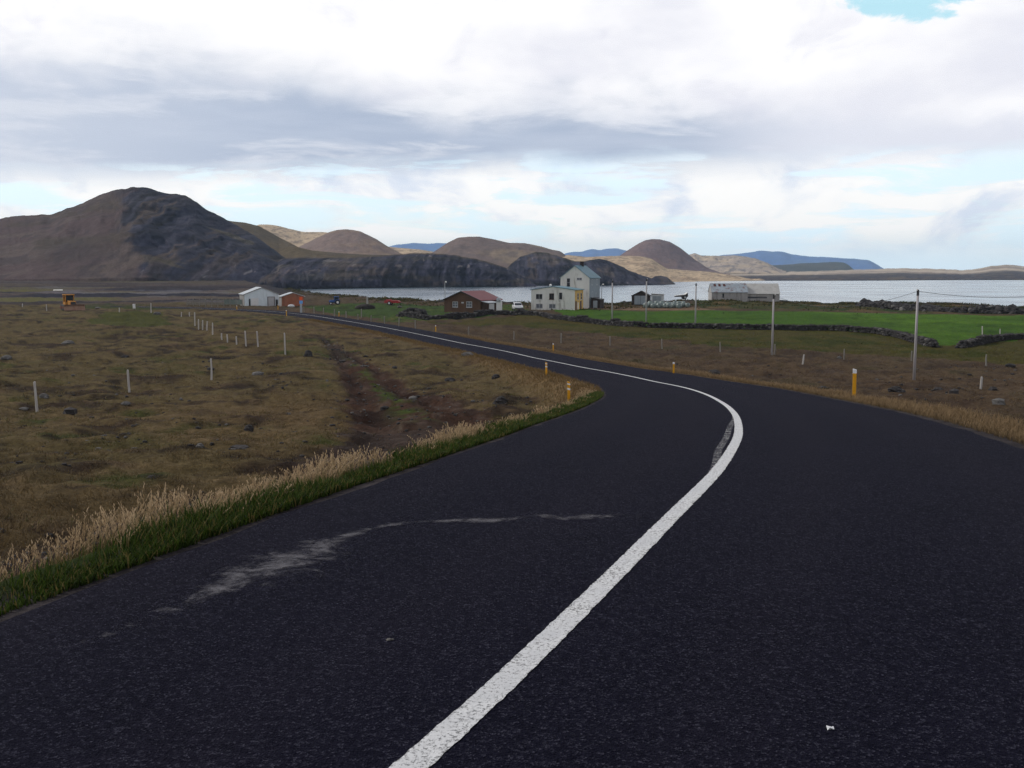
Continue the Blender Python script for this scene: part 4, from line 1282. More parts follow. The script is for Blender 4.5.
M_GREYW = paint('grey_wall', lin(138, 136, 134, 0.95), 0.85, 0.15, 0.8, stain=lin(96, 92, 88), stain_amt=0.5, streak=True)
M_ORANGE = paint('rust_orange', lin(148, 98, 76, 0.9), 0.8, 0.16, 0.8, stain=lin(110, 60, 44), stain_amt=0.6, streak=True, lines=(0, 0.3, 0.4))
M_RUSTR = paint('rusty_blue_roof', lin(150, 160, 168, 0.9), 0.6, 0.12, 0.8, stain=lin(112, 66, 56, 0.9), stain_amt=0.9, lines=(0, 0.5, 0.5))
M_OLDW = paint('weathered_concrete', lin(158, 155, 152, 0.95), 0.9, 0.16, 0.5, stain=lin(110, 104, 100), stain_amt=0.7, streak=True, bump=0.2)
M_PALER = paint('pale_roof', lin(172, 171, 168, 0.95), 0.7, 0.12, 0.6, stain=lin(134, 126, 114), stain_amt=0.5, lines=(0, 0.6, 0.3))
M_DKWOOD = paint('tarred_boards', lin(56, 50, 48, 0.9), 0.85, 0.25, 1.0, lines=(0, 0.25, 0.5))
M_GRDOOR = paint('grey_door', lin(148, 158, 164, 0.9), 0.7, 0.12, 1.2, streak=True)
M_CHIM = paint('chimney', lin(54, 46, 46, 0.9), 0.9, 0.2, 2)
M_FRAMEW = paint('frame_white', (0.44, 0.44, 0.45), 0.6, 0.08, 3)
M_FRAMED = paint('frame_dark', (0.09, 0.05, 0.045), 0.6, 0.2, 3)

# tall house
t = gable_house('tall_house', 'tall cream gabled house with blue-green metal roof behind the low white house', 'house', 580.2, 202, rad(-24), 6.1, 6.3, 6.05, 8.35, M_CREAM, M_TEAL, over=0.2)
ch = MB(); ch.box(-0.3, 0.3, 0.6, 1.2, 8.0, 9.15); ch.box(-0.36, 0.36, 0.54, 1.26, 9.15, 9.28); ch.build('chimney', M_CHIM, t)
window(t, 'front', -3.15, -1.35, 4.2, 0.75, 1.75, M_FRAMEW, M_GLASS, (0, 1))
window(t, 'front', -3.15, 0.95, 5.55, 1.1, 0.5, M_FRAMEW, M_GLASSL, (1, 0))
for (u, z) in ((-1.6, 4.6), (1.3, 4.6), (-1.3, 2.2), (0.9, 1.9)):
    window(t, 'right', 3.05, u, z, 0.75, 1.1, M_FRAMEW, M_GLASSL, (0, 1))
dr = MB(); dr.box(3.04, 3.11, 1.6, 2.5, 0.05, 2.05); dr.build('door', M_FRAMED, t)
sheet = MB(); sheet.box(3.053, 3.075, -3.1, 3.1, 0.0, 6.0); 
sheet.build('side_cladding', M_SHEET, t)
# dark annex at its right end
r = ray(597.5, 300)
t = thing('dark_annex', 'small dark timber lean-to at the right foot of the tall house', 'shed', (198 * r[0] / r[1], 198, g1(198 * r[0] / r[1], 198)), rad(-24))
mb = MB(); mb.prism([(-0.9, -0.5), (0.95, -0.5), (0.95, 1.75), (-0.9, 2.05)], 'y', -1.2, 1.2); mb.build('wall', M_DKWOOD, t)
mb = MB(); mb.prism([(-1.0, 2.065), (1.05, 1.735), (1.05, 1.83), (-1.0, 2.16)], 'y', -1.35, 1.35); mb.build('roof', M_DARK, t)
mb = MB(); mb.box(-0.45, 0.4, -1.26, -1.19, 0.0, 1.55); mb.build('door', M_GRDOOR, t)
# low white house
t = gable_house('white_house', 'low white two-storey house with shallow roof and yellow end wall', 'house', 557.2, 191, rad(-22), 8.7, 4.9, 3.85, 4.45, M_CREAM, M_TEAL, over=0.22)
ye = MB(); ye.prism([(-2.42, 0.0), (2.42, 0.0), (2.42, 3.80), (-2.42, 3.80)], 'x', 4.352, 4.38); ye.build('yellow_wall', M_OCHRE, t)
band = MB(); band.box(-4.37, 4.33, -2.48, -2.44, 1.42, 1.5); band.build('string_course', M_WHITE, t)
for (u, w_, h_, fr, br) in ((-2.75, 1.35, 1.05, M_FRAMEW, (1, 0)), (-0.25, 0.95, 1.15, M_FRAMED, (1, 0)), (1.55, 0.7, 1.35, M_FRAMEW, (0, 0))):
    window(t, 'front', -2.45, u, 2.05, w_, h_, fr, M_GLASS, br)
for u in (-2.7, -0.1): window(t, 'front', -2.45, u, 0.38, 1.35, 0.85, M_FRAMEW, M_GLASSL, (1, 0))
for u in (-0.7, 1.25): window(t, 'right', 4.38, u, 2.0, 0.8, 1.25, M_FRAMEW, M_GLASS, (0, 1))
for u in (-1.9, 0.9):
    d_ = MB(); d_.box(4.375, 4.44, u - 0.42, u + 0.42, 0.05, 1.75); d_.build('door', M_FRAMED, t)
pm = MB(); pm.box(4.375, 4.43, -0.95, -0.4, 0.05, 1.5); pm.build('white_panel', M_WHITE, t)
cw = MB(); cw.tube([(-0.9, -1.2, 4.2), (-0.9, -1.2, 4.75)], 0.2, 10); cw.tube([(-0.9, -1.2, 4.75), (-0.9, -1.2, 4.95)], [0.3, 0.1], 10); cw.build('vent_cowl', M_WHITE, t)
# brown house, red roof
t = gable_house('brown_house', 'low brown wooden house with dull red roof behind the stone wall', 'house', 472.6, 184, rad(-30), 7.7, 7.2, 2.25, 3.75, M_BROWN, M_RED, over=0.3, zoff=0.1)
window(t, 'front', -3.6, -1.45, 0.95, 1.15, 1.0, M_FRAMEW, M_GLASSL, (1, 1))
window(t, 'front', -3.6, 1.55, 0.95, 1.2, 1.05, M_FRAMEW, M_GLASSL, (1, 1))
vt = MB(); vt.box(-0.1, 0.4, -3.64, -3.59, 1.65, 1.9); vt.build('vent', M_FRAMEW, t)
fa = MB()
for sg in (-1, 1):
    fa.prism([(0, 3.88), (sg * 4.17, 2.255), (sg * 4.17, 2.09), (0, 3.71)], 'y', -3.95, -3.905)
fa.build('bargeboard', M_DARK, t)
an = MB(); an.prism([(3.853, -0.5), (5.3, -0.5), (5.3, 1.75), (3.853, 2.0)], 'y', -3.2, -0.4); an.build('porch', M_BROWN2, t)
ar_ = MB(); ar_.prism([(3.86, 2.02), (5.5, 1.74), (5.5, 1.86), (3.86, 2.14)], 'y', -3.4, -0.2); ar_.build('porch_roof', M_BARNR, t)
pw_ = MB(); pw_.box(5.303, 5.345, -2.9, -1.2, 0.0, 1.65); pw_.build('white_porch_door', M_FRAMEW, t)
wr = MB(); wr.box(3.853, 4.4, 0.4, 3.2, 0.0, 1.9); wr.build('white_side', M_WHITE, t)
dsh = MB(); dsh.tube([(4.5, 1.8, 2.2), (4.7, 1.7, 2.3)], [0.5, 0.1], 14); dsh.tube([(4.2, 1.8, 1.5), (4.45, 1.8, 2.25)], 0.04, 6); dsh.build('satellite_dish', M_STEEL, t)
# white barn
t = gable_house('white_barn', 'white barn with pale grey pitched roof at the left end of the farm', 'barn', 259.2, 219, rad(24), 7.3, 6.4, 2.65, 4.05, M_BARNW, M_BARNR, over=0.22)
db = MB(); db.box(1.35, 2.6, -3.26, -3.19, 0.0, 2.0); db.build('door', M_FRAMEW, t)
df = MB(); df.box(1.2, 1.33, -3.28, -3.19, 0.0, 2.12); df.box(2.62, 2.75, -3.28, -3.19, 0.0, 2.12); df.box(1.33, 2.62, -3.28, -3.19, 2.003, 2.12); df.build('door_frame', M_FRAMED, t)
gd = MB(); gd.box(-2.3, -0.7, -3.26, -3.19, 0.25, 1.8); gd.build('white_hatch', M_WHITE, t)
dk = MB(); dk.box(-2.75, -2.42, -3.27, -3.19, 0.0, 1.7); dk.build('dark_door', M_DARK, t)
dk = MB(); dk.box(2.95, 3.4, -3.27, -3.19, 0.0, 1.5); dk.build('dark_door', M_DARK, t)
sl = MB(); sl.box(-3.69, -3.652, -3.15, 3.15, 0.0, 2.6); sl.build('grey_side', M_GREYW, t)
bb = MB()
for sg in (-1, 1): bb.prism([(0, 4.16), (sg * 3.87, 2.68), (sg * 3.87, 2.53), (0, 4.02)], 'y', -3.46, -3.425)
bb.build('bargeboard', M_GREYW, t)
# orange shed
t = gable_house('orange_shed', 'small rusty orange shed with pale roof next to the white barn', 'shed', 291.6, 213, rad(22), 4.7, 3.6, 2.0, 2.75, M_ORANGE, M_BARNR, over=0.2)
sl = MB(); sl.box(-2.39, -2.352, -1.75, 1.75, 0.0, 1.98); sl.build('grey_side', M_GREYW, t)
dd_ = MB(); dd_.box(-1.3, 1.3, -1.85, -1.795, 0.0, 1.85); dd_.build('double_door', paint('rust_door', lin(152, 94, 70, 0.9), 0.8, 0.15, 1.0, lines=(0, 0.25, 0.5)), t)
# tiny white cabin at the foot of the mountain
r = ray(58.2, 292); D = 345; x = D * r[0] / r[1]
t = thing('white_cabin', 'tiny low white cabin far off at the foot of the mountain', 'cabin', (x, D, at(58.2, 292.4, D)[2]), 0.3)
mb = MB(); mb.box(-1.35, 1.35, -0.9, 0.9, -1.2, 0.62); mb.build('wall', M_WHITE, t)
mb = MB(); mb.prism([(-1.05, 0.622), (1.05, 0.622), (0, 0.98)], 'x', -1.45, 1.45); mb.build('roof', M_WHITE, t)
mb = MB(); mb.box(-0.5, 0.0, -0.93, -0.89, 0.15, 0.5); mb.build('window', M_GLASS, t)


def long_barn(name, label, pxc, D, rz, Lx, dp, eave, ridge, mw, mr, zoff):
    r = ray(pxc, 299); x = D * r[0] / r[1]
    t = thing(name, label, 'barn', (x, D, at(pxc, 300.2, D)[2] + zoff), rz)
    mb = MB(); mb.prism([(-dp / 2, -1.5), (dp / 2, -1.5), (dp / 2, eave), (0, ridge), (-dp / 2, eave)], 'x', -Lx / 2, Lx / 2); mb.build('wall', mw, t)
    rf = MB()
    sl = (ridge - eave) / (dp / 2)
    for sg in (-1, 1):
        e = sg * (dp / 2 + 0.2)
        rf.prism([(0, ridge + 0.003), (e, eave - 0.2 * sl + 0.003), (e, eave - 0.2 * sl + 0.1), (0, ridge + 0.1)], 'x', -Lx / 2 - 0.1, Lx / 2 + 0.1)
    rf.build('roof', mr, t)
    return t


tb = long_barn('long_barn', 'long low barn half with rusty streaked blue-grey roof', 727.6, 246, rad(-3), 8.6, 6.0, 2.05, 4.05, M_OLDW, M_RUSTR, 0.0)
for k in range(3):
    hb = MB(); u = -3.6 + k * 1.15
    hb.prism([(-1.15, 3.40), (-0.35, 3.935), (-0.35, 3.98), (-1.15, 3.445)], 'x', u, u + 0.55); hb.build('rusty_roof_sheet', paint('roof_rust', lin(84, 48, 44, 0.9), 0.9, 0.3, 2), tb)
wb = MB(); wb.box(-1.75, -1.35, -3.05, -2.99, 0.7, 1.7); wb.build('window', M_GLASS, tb)
db = MB(); db.box(1.6, 2.7, -3.04, -2.99, 0.1, 1.6); db.build('door', M_OLDW, tb)
tb = long_barn('pale_barn', 'long low barn half with plain pale grey roof, right of the rusty one', 760.6, 247, rad(-5), 8.1, 6.2, 1.7, 4.0, M_OLDW, M_PALER, 0.0)
op = MB(); op.box(-3.6, 1.0, -3.14, -3.09, 0.55, 0.95); op.build('dark_opening', M_DARK, tb)
# dark gabled shed, hut and trailers by the bales
t = gable_house('gabled_shed', 'dark gabled shed with pale grey double door behind the silage bales', 'shed', 641.2, 222, rad(-12), 3.9, 3.4, 1.85, 2.85, M_DKWOOD, M_DKWOOD, over=0.18, zoff=0.15)
fr_ = MB(); fr_.box(-1.35, 1.4, -1.77, -1.69, 0.0, 1.9); fr_.build('double_door', M_GRDOOR, t)
sm_ = MB(); sm_.box(0.0, 0.06, -1.79, -1.765, 0.0, 1.9); sm_.build('door_gap', M_DARK, t)
r = ray(657.6, 300); D = 228; x = D * r[0] / r[1]
t = thing('white_hut', 'small flat-roofed white hut right of the dark gabled shed', 'hut', (x, D, g1(x, D)), rad(-16))
mb = MB(); mb.prism([(-1.3, -0.6), (1.3, -0.6), (1.3, 1.95), (-1.3, 2.1)], 'y', -1.0, 1.0); mb.build('wall', paint('hut_white', lin(186, 190, 190), 0.7, 0.08, 1.0, stain=lin(140, 142, 140), stain_amt=0.5, streak=True), t)
mb = MB(); mb.prism([(-1.42, 2.11), (1.42, 1.95), (1.42, 2.07), (-1.42, 2.23)], 'y', -1.15, 1.15); mb.build('roof', M_GREYW, t)
for u in (-0.5, 0.45):
    mb = MB(); mb.box(u - 0.42, u + 0.42, -1.05, -0.99, 0.1, 1.7); mb.build('door', M_GRDOOR, t)

# ------------------------------------------------------------------ lamps and sign
def street_lamp(px, py, top, lab, D=None):
    if D is None: x, y, z = hit(px, py)
    else:
        r = ray(px, py); x, y = D * r[0] / r[1], D; z = g1(x, y)
    h = at(px, top, y)[2] - z
    t = thing('street_lamp', lab, 'street lamp', (x, y, z), -0.5)
    mb = MB(); mb.tube([(0, 0, -0.3), (0, 0, h * 0.6), (0, 0, h - 0.15), (0.1, -0.1, h), (0.35, -0.25, h + 0.05)], [0.085, 0.075, 0.06, 0.05, 0.045], 10); mb.build('pole', M_STEEL, t)
    q = MB(); q.prism([(0.2, -0.12), (0.62, -0.28), (0.68, -0.42), (0.3, -0.34)], 'z', h - 0.06, h + 0.16, scale_b=0.75, cen=(0.45, -0.29)); q.build('lamp_head', M_WHITE, t)
    return t


street_lamp(445, 311, 282, 'thin street lamp with white head on the lawn left of the brown house', 196)
street_lamp(601.5, 308, 284.5, 'thin street lamp with white head right of the tall house', 206)
x, y, z = hit(301.2, 313)
k = y / FPX
t = thing('road_sign', 'road sign with an orange panel above a blue panel on a grey post', 'sign', (x, y, z), rad(18))
mb = MB(); mb.box(-0.5 * k * 2.2, 0.5 * k * 2.2, -0.04, 0.04, -0.3, 9.2 * k); mb.build('post', M_STEEL, t)
mb = MB(); mb.box(-1.7 * k, 1.7 * k, -0.1, -0.06, 9.3 * k, 12.4 * k); mb.build('blue_panel', paint('sign_blue', lin(104, 160, 220), 0.4, 0.05, 2), t)
mb = MB(); mb.box(-1.5 * k, 1.5 * k, -0.1, -0.06, 12.6 * k, 16.0 * k); mb.build('orange_panel', paint('sign_orange', lin(226, 84, 32), 0.4, 0.05, 2), t)
x, y, z = hit(134.2, 309.5); k = y / FPX
t = thing('white_board', 'small white marker board on two legs on top of the green mound', 'sign', (x, y, z), 0.2)
mb = MB(); mb.box(-1.3 * k, 1.3 * k, -0.03, 0.03, 1.0 * k, 5.5 * k); mb.build('board', M_WHITE, t, bevel=0.01)
for sx in (-0.9, 0.9):
    mb = MB(); mb.box(sx * k - 0.04, sx * k + 0.04, 0.032, 0.11, -0.2, 5.2 * k); mb.build('leg', M_FENCE2, t)
x, y, z = hit(367.3, 304); k = y / FPX
mb = MB(); mb.prism([(-0.22, -0.16), (0.22, -0.16), (0.22, 0.16), (-0.22, 0.16)], 'z', -0.3, 7.0 * k, scale_b=0.8); mb.prism([(-0.24, -0.18), (0.24, -0.18), (0.24, 0.18), (-0.24, 0.18)], 'z', 7.0 * k, 7.0 * k + 0.1, scale_b=0.3)
tag(mb.build('concrete_pillar', M_OLDW, None, (x, y, z)), 'pale concrete pillar behind the dark earth heap', 'pillar')

# ------------------------------------------------------------------ vehicles
def wheels(t, spots, r, w, axis, rim_mat, name='wheel', hub=0.55):
    for (x, y) in spots:
        mb = MB(); mb.wheel((0, 0, 0), r, w, axis, 20)
        o = mb.build(name, M_BLACK, t, (x, y, r))
        rm = MB(); a = w * 0.5 + 0.012
        if axis == 'x': rm.tube([(-a, 0, 0), (a, 0, 0)], r * hub, 16)
        else: rm.tube([(0, -a, 0), (0, a, 0)], r * hub, 16)
        rm.build('rim', rim_mat, o)


def car(px, py, rz, lab, paintm):
    x, y, z = hit(px, py)
    t = thing('parked_car', lab, 'car', (x, y, z), rz)
    body = MB()
    low = [(-1.95, 0.35), (-1.98, 0.62), (-1.9, 0.88), (-0.95, 0.98), (1.75, 0.98), (1.92, 0.85), (1.97, 0.55), (1.93, 0.33)]
    body.prism(low, 'y', -0.8, 0.8)
    top = [(-0.98, 0.97), (-0.30, 1.44), (1.35, 1.46), (1.80, 0.97)]
    n = 4; v = [(p[0], -0.77 + (0.12 if p[1] > 1.2 else 0), p[1]) for p in top] + [(p[0], 0.77 - (0.12 if p[1] > 1.2 else 0), p[1]) for p in top]
    body.add(v, [(3, 2, 1, 0), (4, 5, 6, 7), (0, 1, 5, 4), (1, 2, 6, 5), (2, 3, 7, 6)])
    body.build('body', paintm, t, bevel=0.05)
    for sg in (-1, 1):
        for (a, b) in ((-0.72, 0.30), (0.40, 1.42)):
            gl = MB()
            f0 = 0.0
            def yy(zz): return sg * (0.775 - 0.12 * (zz - 0.97) / 0.47 + 0.012)
            a2 = a + (0.45 if a < 0 else 0.0); b2 = b - (0.0 if a < 0 else 0.12)
            vs = [(a, yy(1.03), 1.03), (b, yy(1.03), 1.03), (b2, yy(1.37), 1.37), (a2, yy(1.37), 1.37)]
            vs += [(p[0], p[1] - sg * 0.03, p[2]) for p in vs]
            gl.add(vs, [(0, 1, 2, 3), (7, 6, 5, 4), (0, 4, 5, 1), (1, 5, 6, 2), (2, 6, 7, 3), (3, 7, 4, 0)]); gl.build('side_window', M_GLASS, t)
    for nm, (xa, za, xb, zb) in (('windscreen', (-0.96, 1.02, -0.40, 1.40)), ('rear_window', (1.77, 1.05, 1.43, 1.40))):
        gl = MB(); o_ = -0.03 if nm == 'windscreen' else 0.03
        vs = [(xa + o_, -0.66, za), (xa + o_, 0.66, za), (xb + o_, 0.58, zb), (xb + o_, -0.58, zb)]; vs += [(p[0] - o_ * 0.9, p[1], p[2] - 0.02) for p in vs]
        gl.add(vs, [(0, 1, 2, 3), (7, 6, 5, 4), (0, 4, 5, 1), (1, 5, 6, 2), (2, 6, 7, 3), (3, 7, 4, 0)]); gl.build(nm, M_GLASS, t)
    for sg in (-1, 1):
        hl = MB(); hl.box(-2.0, -1.9, sg * 0.6 - 0.16, sg * 0.6 + 0.16, 0.66, 0.82); hl.build('headlight', M_REFL, t, bevel=0.02)
    bp = MB(); bp.box(-2.03, -1.93, -0.78, 0.78, 0.34, 0.54); bp.box(1.93, 2.02, -0.78, 0.78, 0.34, 0.54); bp.build('bumper', M_DARK, t)
    wheels(t, [(-1.25, -0.74), (-1.25, 0.74), (1.25, -0.74), (1.25, 0.74)], 0.31, 0.2, 'y', M_STEEL)
    return t


car(517.5, 310.5, rad(97), 'white hatchback car parked between the brown house and the white house', paint('car_white', (0.72, 0.73, 0.75), 0.25, 0.03, 2, spec=0.5))


def tractor():
    x, y, z = hit(335.5, 304.8)
    t = thing('tractor', 'blue farm tractor standing on the grass beyond the road sign', 'tractor', (x, y, z), rad(14))
    B = paint('tractor_blue', lin(46, 84, 150), 0.5, 0.12, 2, stain=lin(40, 48, 64), stain_amt=0.4)
    mb = MB(); mb.prism([(-1.75, 0.75), (-1.75, 1.25), (-0.4, 1.38), (-0.4, 0.7)], 'y', -0.33, 0.33); mb.build('bonnet', B, t, bevel=0.05)
    mb = MB(); mb.box(-1.6, 1.0, -0.22, 0.22, 0.5, 0.78); mb.build('chassis', M_DARK, t)
    cab = MB()
    for (xx, yy) in ((-0.3, -0.6), (-0.3, 0.6), (0.85, -0.6), (0.85, 0.6)): cab.box(xx - 0.05, xx + 0.05, yy - 0.05, yy + 0.05, 0.95, 2.2)
    cab.box(-0.42, 0.95, -0.7, 0.7, 2.2, 2.34); cab.box(-0.3, 0.9, -0.6, 0.6, 0.7, 1.0); cab.build('cab', B, t)
    gl = MB(); gl.box(-0.24, 0.8, -0.57, 0.57, 1.0, 2.2); gl.build('cab_glass', M_GLASS, t)
    for sg in (-1, 1):
        fd = MB(); fd.prism([(-0.15, 1.2), (0.1, 1.5), (0.9, 1.5), (1.3, 1.15), (1.2, 1.12), (0.85, 1.4), (0.15, 1.4), (-0.05, 1.15)], 'y', sg * 0.55, sg * 0.98); fd.build('mudguard', B, t)
    ex = MB(); ex.tube([(-1.0, 0.25, 1.3), (-1.0, 0.25, 2.1)], 0.045, 8); ex.build('exhaust', M_DARK, t)
    wheels(t, [(0.55, -0.8), (0.55, 0.8)], 0.72, 0.36, 'y', M_WHITE, 'rear_wheel', 0.5)
    wheels(t, [(-1.35, -0.65), (-1.35, 0.65)], 0.42, 0.24, 'y', M_WHITE, 'front_wheel', 0.5)
    t.scale = (0.78, 0.78, 0.78)


tractor()


def red_trailer():
    x, y, z = hit(392.5, 305); 
    t = thing('red_trailer', 'long red farm trailer lying low in the grass near the shore', 'trailer', (x, y, z), rad(-8))
    R_ = paint('trailer_red', lin(150, 44, 46), 0.5, 0.12, 2, stain=lin(110, 40, 40), stain_amt=0.4)
    mb = MB(); mb.prism([(-1.6, 0.45), (-1.7, 0.95), (-1.2, 1.02), (1.4, 0.98), (1.7, 0.7), (1.55, 0.42)], 'y', -0.75, 0.75); mb.build('body', R_, t, bevel=0.05)
    mb = MB(); mb.box(-1.3, -0.3, -0.5, 0.5, 1.0, 1.2); mb.build('hopper', R_, t, bevel=0.03)
    mb = MB(); mb.tube([(1.6, 0, 0.45), (2.3, 0, 0.35)], 0.06, 8); mb.build('drawbar', M_DARK, t)
    wheels(t, [(-0.5, -0.85), (-0.5, 0.85)], 0.4, 0.22, 'y', M_WHITE)


red_trailer()


def dozer():
    x, y, z = hit(70.5, 310)
    t = thing('bulldozer', 'old orange-yellow bulldozer with rusty blade standing in the left heath', 'bulldozer', (x, y, z), rad(-50))
    Y = paint('dozer_yellow', lin(176, 120, 40), 0.6, 0.15, 2, stain=lin(96, 58, 34), stain_amt=0.7)
    RU = paint('dozer_rust', lin(104, 60, 44), 0.8, 0.25, 2, stain=lin(60, 38, 34), stain_amt=0.6)
    BL = paint('blade_steel', lin(140, 112, 96), 0.35, 0.15, 2, 0.4, stain=lin(110, 66, 46), stain_amt=0.6)
    # forward is +x
    for sg in (-1, 1):
        tr_ = MB(); pr = []
        for k in range(9): a = math.pi / 2 + math.pi * k / 8; pr.append((-1.45 + 0.48 * math.cos(a), 0.5 + 0.48 * math.sin(a)))
        for k in range(9): a = -math.pi / 2 + math.pi * k / 8; pr.append((1.35 + 0.42 * math.cos(a), 0.46 + 0.44 * math.sin(a)))
        y0, y1 = (sg * 0.72, sg * 1.18); tr_.prism(pr, 'y', min(y0, y1), max(y0, y1)); o = tr_.build('track', M_DARK, t)
        wl = MB()
        for xx in (-1.45, -0.7, 0.0, 0.7, 1.35): wl.tube([(xx, sg * 1.185, 0.46), (xx, sg * 1.24, 0.46)], 0.34 if abs(xx) > 1 else 0.2, 14)
        wl.build('track_roller', RU, o)
    mb = MB(); mb.box(-1.9, 1.7, -0.55, 0.55, 0.45, 0.95); mb.build('chassis', RU, t)
    mb = MB(); mb.prism([(-0.1, 0.96), (1.75, 0.96), (1.8, 1.55), (-0.1, 1.7)], 'y', -0.5, 0.5); mb.build('engine_hood', Y, t, bevel=0.04)
    gr_ = MB(); gr_.box(1.79, 1.84, -0.4, 0.4, 1.0, 1.48); gr_.build('grille', M_DARK, t)
    cab = MB()
    for (xx, yy) in ((-1.45, -0.7), (-1.45, 0.7), (-0.2, -0.7), (-0.2, 0.7), (-0.85, -0.7), (-0.85, 0.7)): cab.box(xx - 0.06, xx + 0.06, yy - 0.06, yy + 0.06, 1.3, 2.62)
    cab.box(-1.5, -0.14, -0.76, 0.76, 0.96, 1.45); cab.box(-1.6, 0.0, -0.85, 0.85, 2.62, 2.78); cab.build('cab', Y, t)
    gl = MB(); gl.box(-1.4, -0.25, -0.67, 0.67, 1.46, 2.6); gl.build('cab_glass', M_GLASS, t)
    rear = MB(); rear.box(-2.25, -1.55, -0.6, 0.6, 0.8, 1.5); rear.build('fuel_tank', Y, t, bevel=0.05)
    ex = MB(); ex.tube([(0.8, 0.2, 1.6), (0.8, 0.2, 2.25)], 0.06, 8); ex.build('exhaust', M_DARK, t)
    bl = MB(); pr = [(2.55, 0.0), (2.42, 0.3), (2.42, 0.7), (2.55, 1.02), (2.48, 1.02), (2.33, 0.72), (2.33, 0.28), (2.46, 0.0)]
    bl.prism(pr, 'y', -1.75, 1.75); bl.build('blade', BL, t)
    am = MB()
    for sg in (-1, 1): am.box(-0.2, 2.36, sg * 1.3 - 0.07, sg * 1.3 + 0.07, 0.35, 0.55)
    am.tube([(1.4, 0.35, 1.4), (2.36, 0.5, 0.75)], 0.06, 8); am.tube([(1.4, -0.35, 1.4), (2.36, -0.5, 0.75)], 0.06, 8); am.build('push_arm', RU, t)


dozer()
# old white cart by the bales
x, y, z = hit(681, 300.5)
z = at(681, 299.3, 222)[2]; x = 222 * ray(681, 299)[0] / ray(681, 299)[1]
t = thing('hay_cart', 'dark hay cart with pale cover on the shore behind the silage bales', 'cart', (x, 222, z), rad(6))
mb = MB(); mb.prism([(-1.4, 0.55), (1.4, 0.55), (1.4, 1.35), (0.9, 0.95), (-1.4, 0.75)], 'y', -0.6, 0.6); mb.build('body', M_DKWOOD, t)
mb = MB(); mb.prism([(-1.35, 0.79), (0.85, 0.99), (1.35, 1.42), (1.3, 1.5), (0.7, 1.1), (-1.35, 0.88)], 'y', -0.62, 0.62); mb.build('cover', M_WHITE, t)
wheels(t, [(0.7, -0.66), (0.7, 0.66)], 0.42, 0.16, 'y', M_STEEL)

# ------------------------------------------------------------------ silage bales
M_BALE = paint('bale_wrap', lin(106, 122, 118, 0.8), 0.4, 0.4, 1.2, stain=lin(170, 180, 176, 0.85), stain_amt=0.4, spec=0.5, bump=0.3)


def bale_mesh():
    mb = MB(); n = 18; prof_ = [(0, 0.06), (0.03, 0.34), (0.14, 0.49), (0.35, 0.56), (0.62, 0.56), (0.84, 0.47), (0.98, 0.30), (1.02, 0.06)]
    v = []
    rr = random.Random(3)
    for (zz, r_) in prof_:
        for k in range(n): a = 2 * math.pi * k / n; q = r_ * (1 + 0.02 * math.sin(5 * a + zz * 6)); v.append((q * math.cos(a), q * math.sin(a), zz))
    f = [(i * n + k, i * n + (k + 1) % n, (i + 1) * n + (k + 1) % n, (i + 1) * n + k) for i in range(len(prof_) - 1) for k in range(n)]
    f += [tuple(range(n - 1, -1, -1)), tuple(range((len(prof_) - 1) * n, len(prof_) * n))]
    mb.add(v, f)
    return mb.build('silage_bale', M_BALE, None, smooth=True)


b0 = bale_mesh()
ROWW = ['front', 'second', 'third', 'fourth']
ci = 0
x0, y0, z0 = hit(642, 306.8); x1, y1, z1 = hit(690, 306.3)
y0 = y1 = 200.0; x0 = (646 - 512) / 1000 * 200; x1 = (687 - 512) / 1000 * 200
for row in range(4):
    m = [7, 8, 8, 7][row]
    for k in range(m):
        o = b0.copy(); COL.objects.link(o)
        tt = (k + 0.5 * (row % 2) + 0.1) / 7.6
        xx = x0 + (x1 - x0) * tt + random.uniform(-0.3, 0.3) + row * 0.28; yy_ = y0 + row * 1.9 + random.uniform(-0.5, 0.5)
        o.location = (xx, yy_, g1(xx, yy_) - 0.03 + 0.13 * row); o.rotation_euler = (random.uniform(-0.12, 0.12), random.uniform(-0.12, 0.12), random.uniform(0, 6)); q = random.uniform(0.85, 1.08); o.scale = (q, q, q)
        if row == 0 and k in (3, 4):
            lab = 'pale silage bale standing proud at the front of the heap, %s of two' % ('left' if k == 3 else 'right'); o.location.y -= 1.5; o.location.z = g1(xx, o.location.y)
        else:
            lab = '%s pale green silage bale from the dark shed in the %s row' % (ORD[k], ROWW[row])
        tag(o, lab, 'silage bale', 'wrapped silage bales by the shed')
bpy.data.objects.remove(b0)

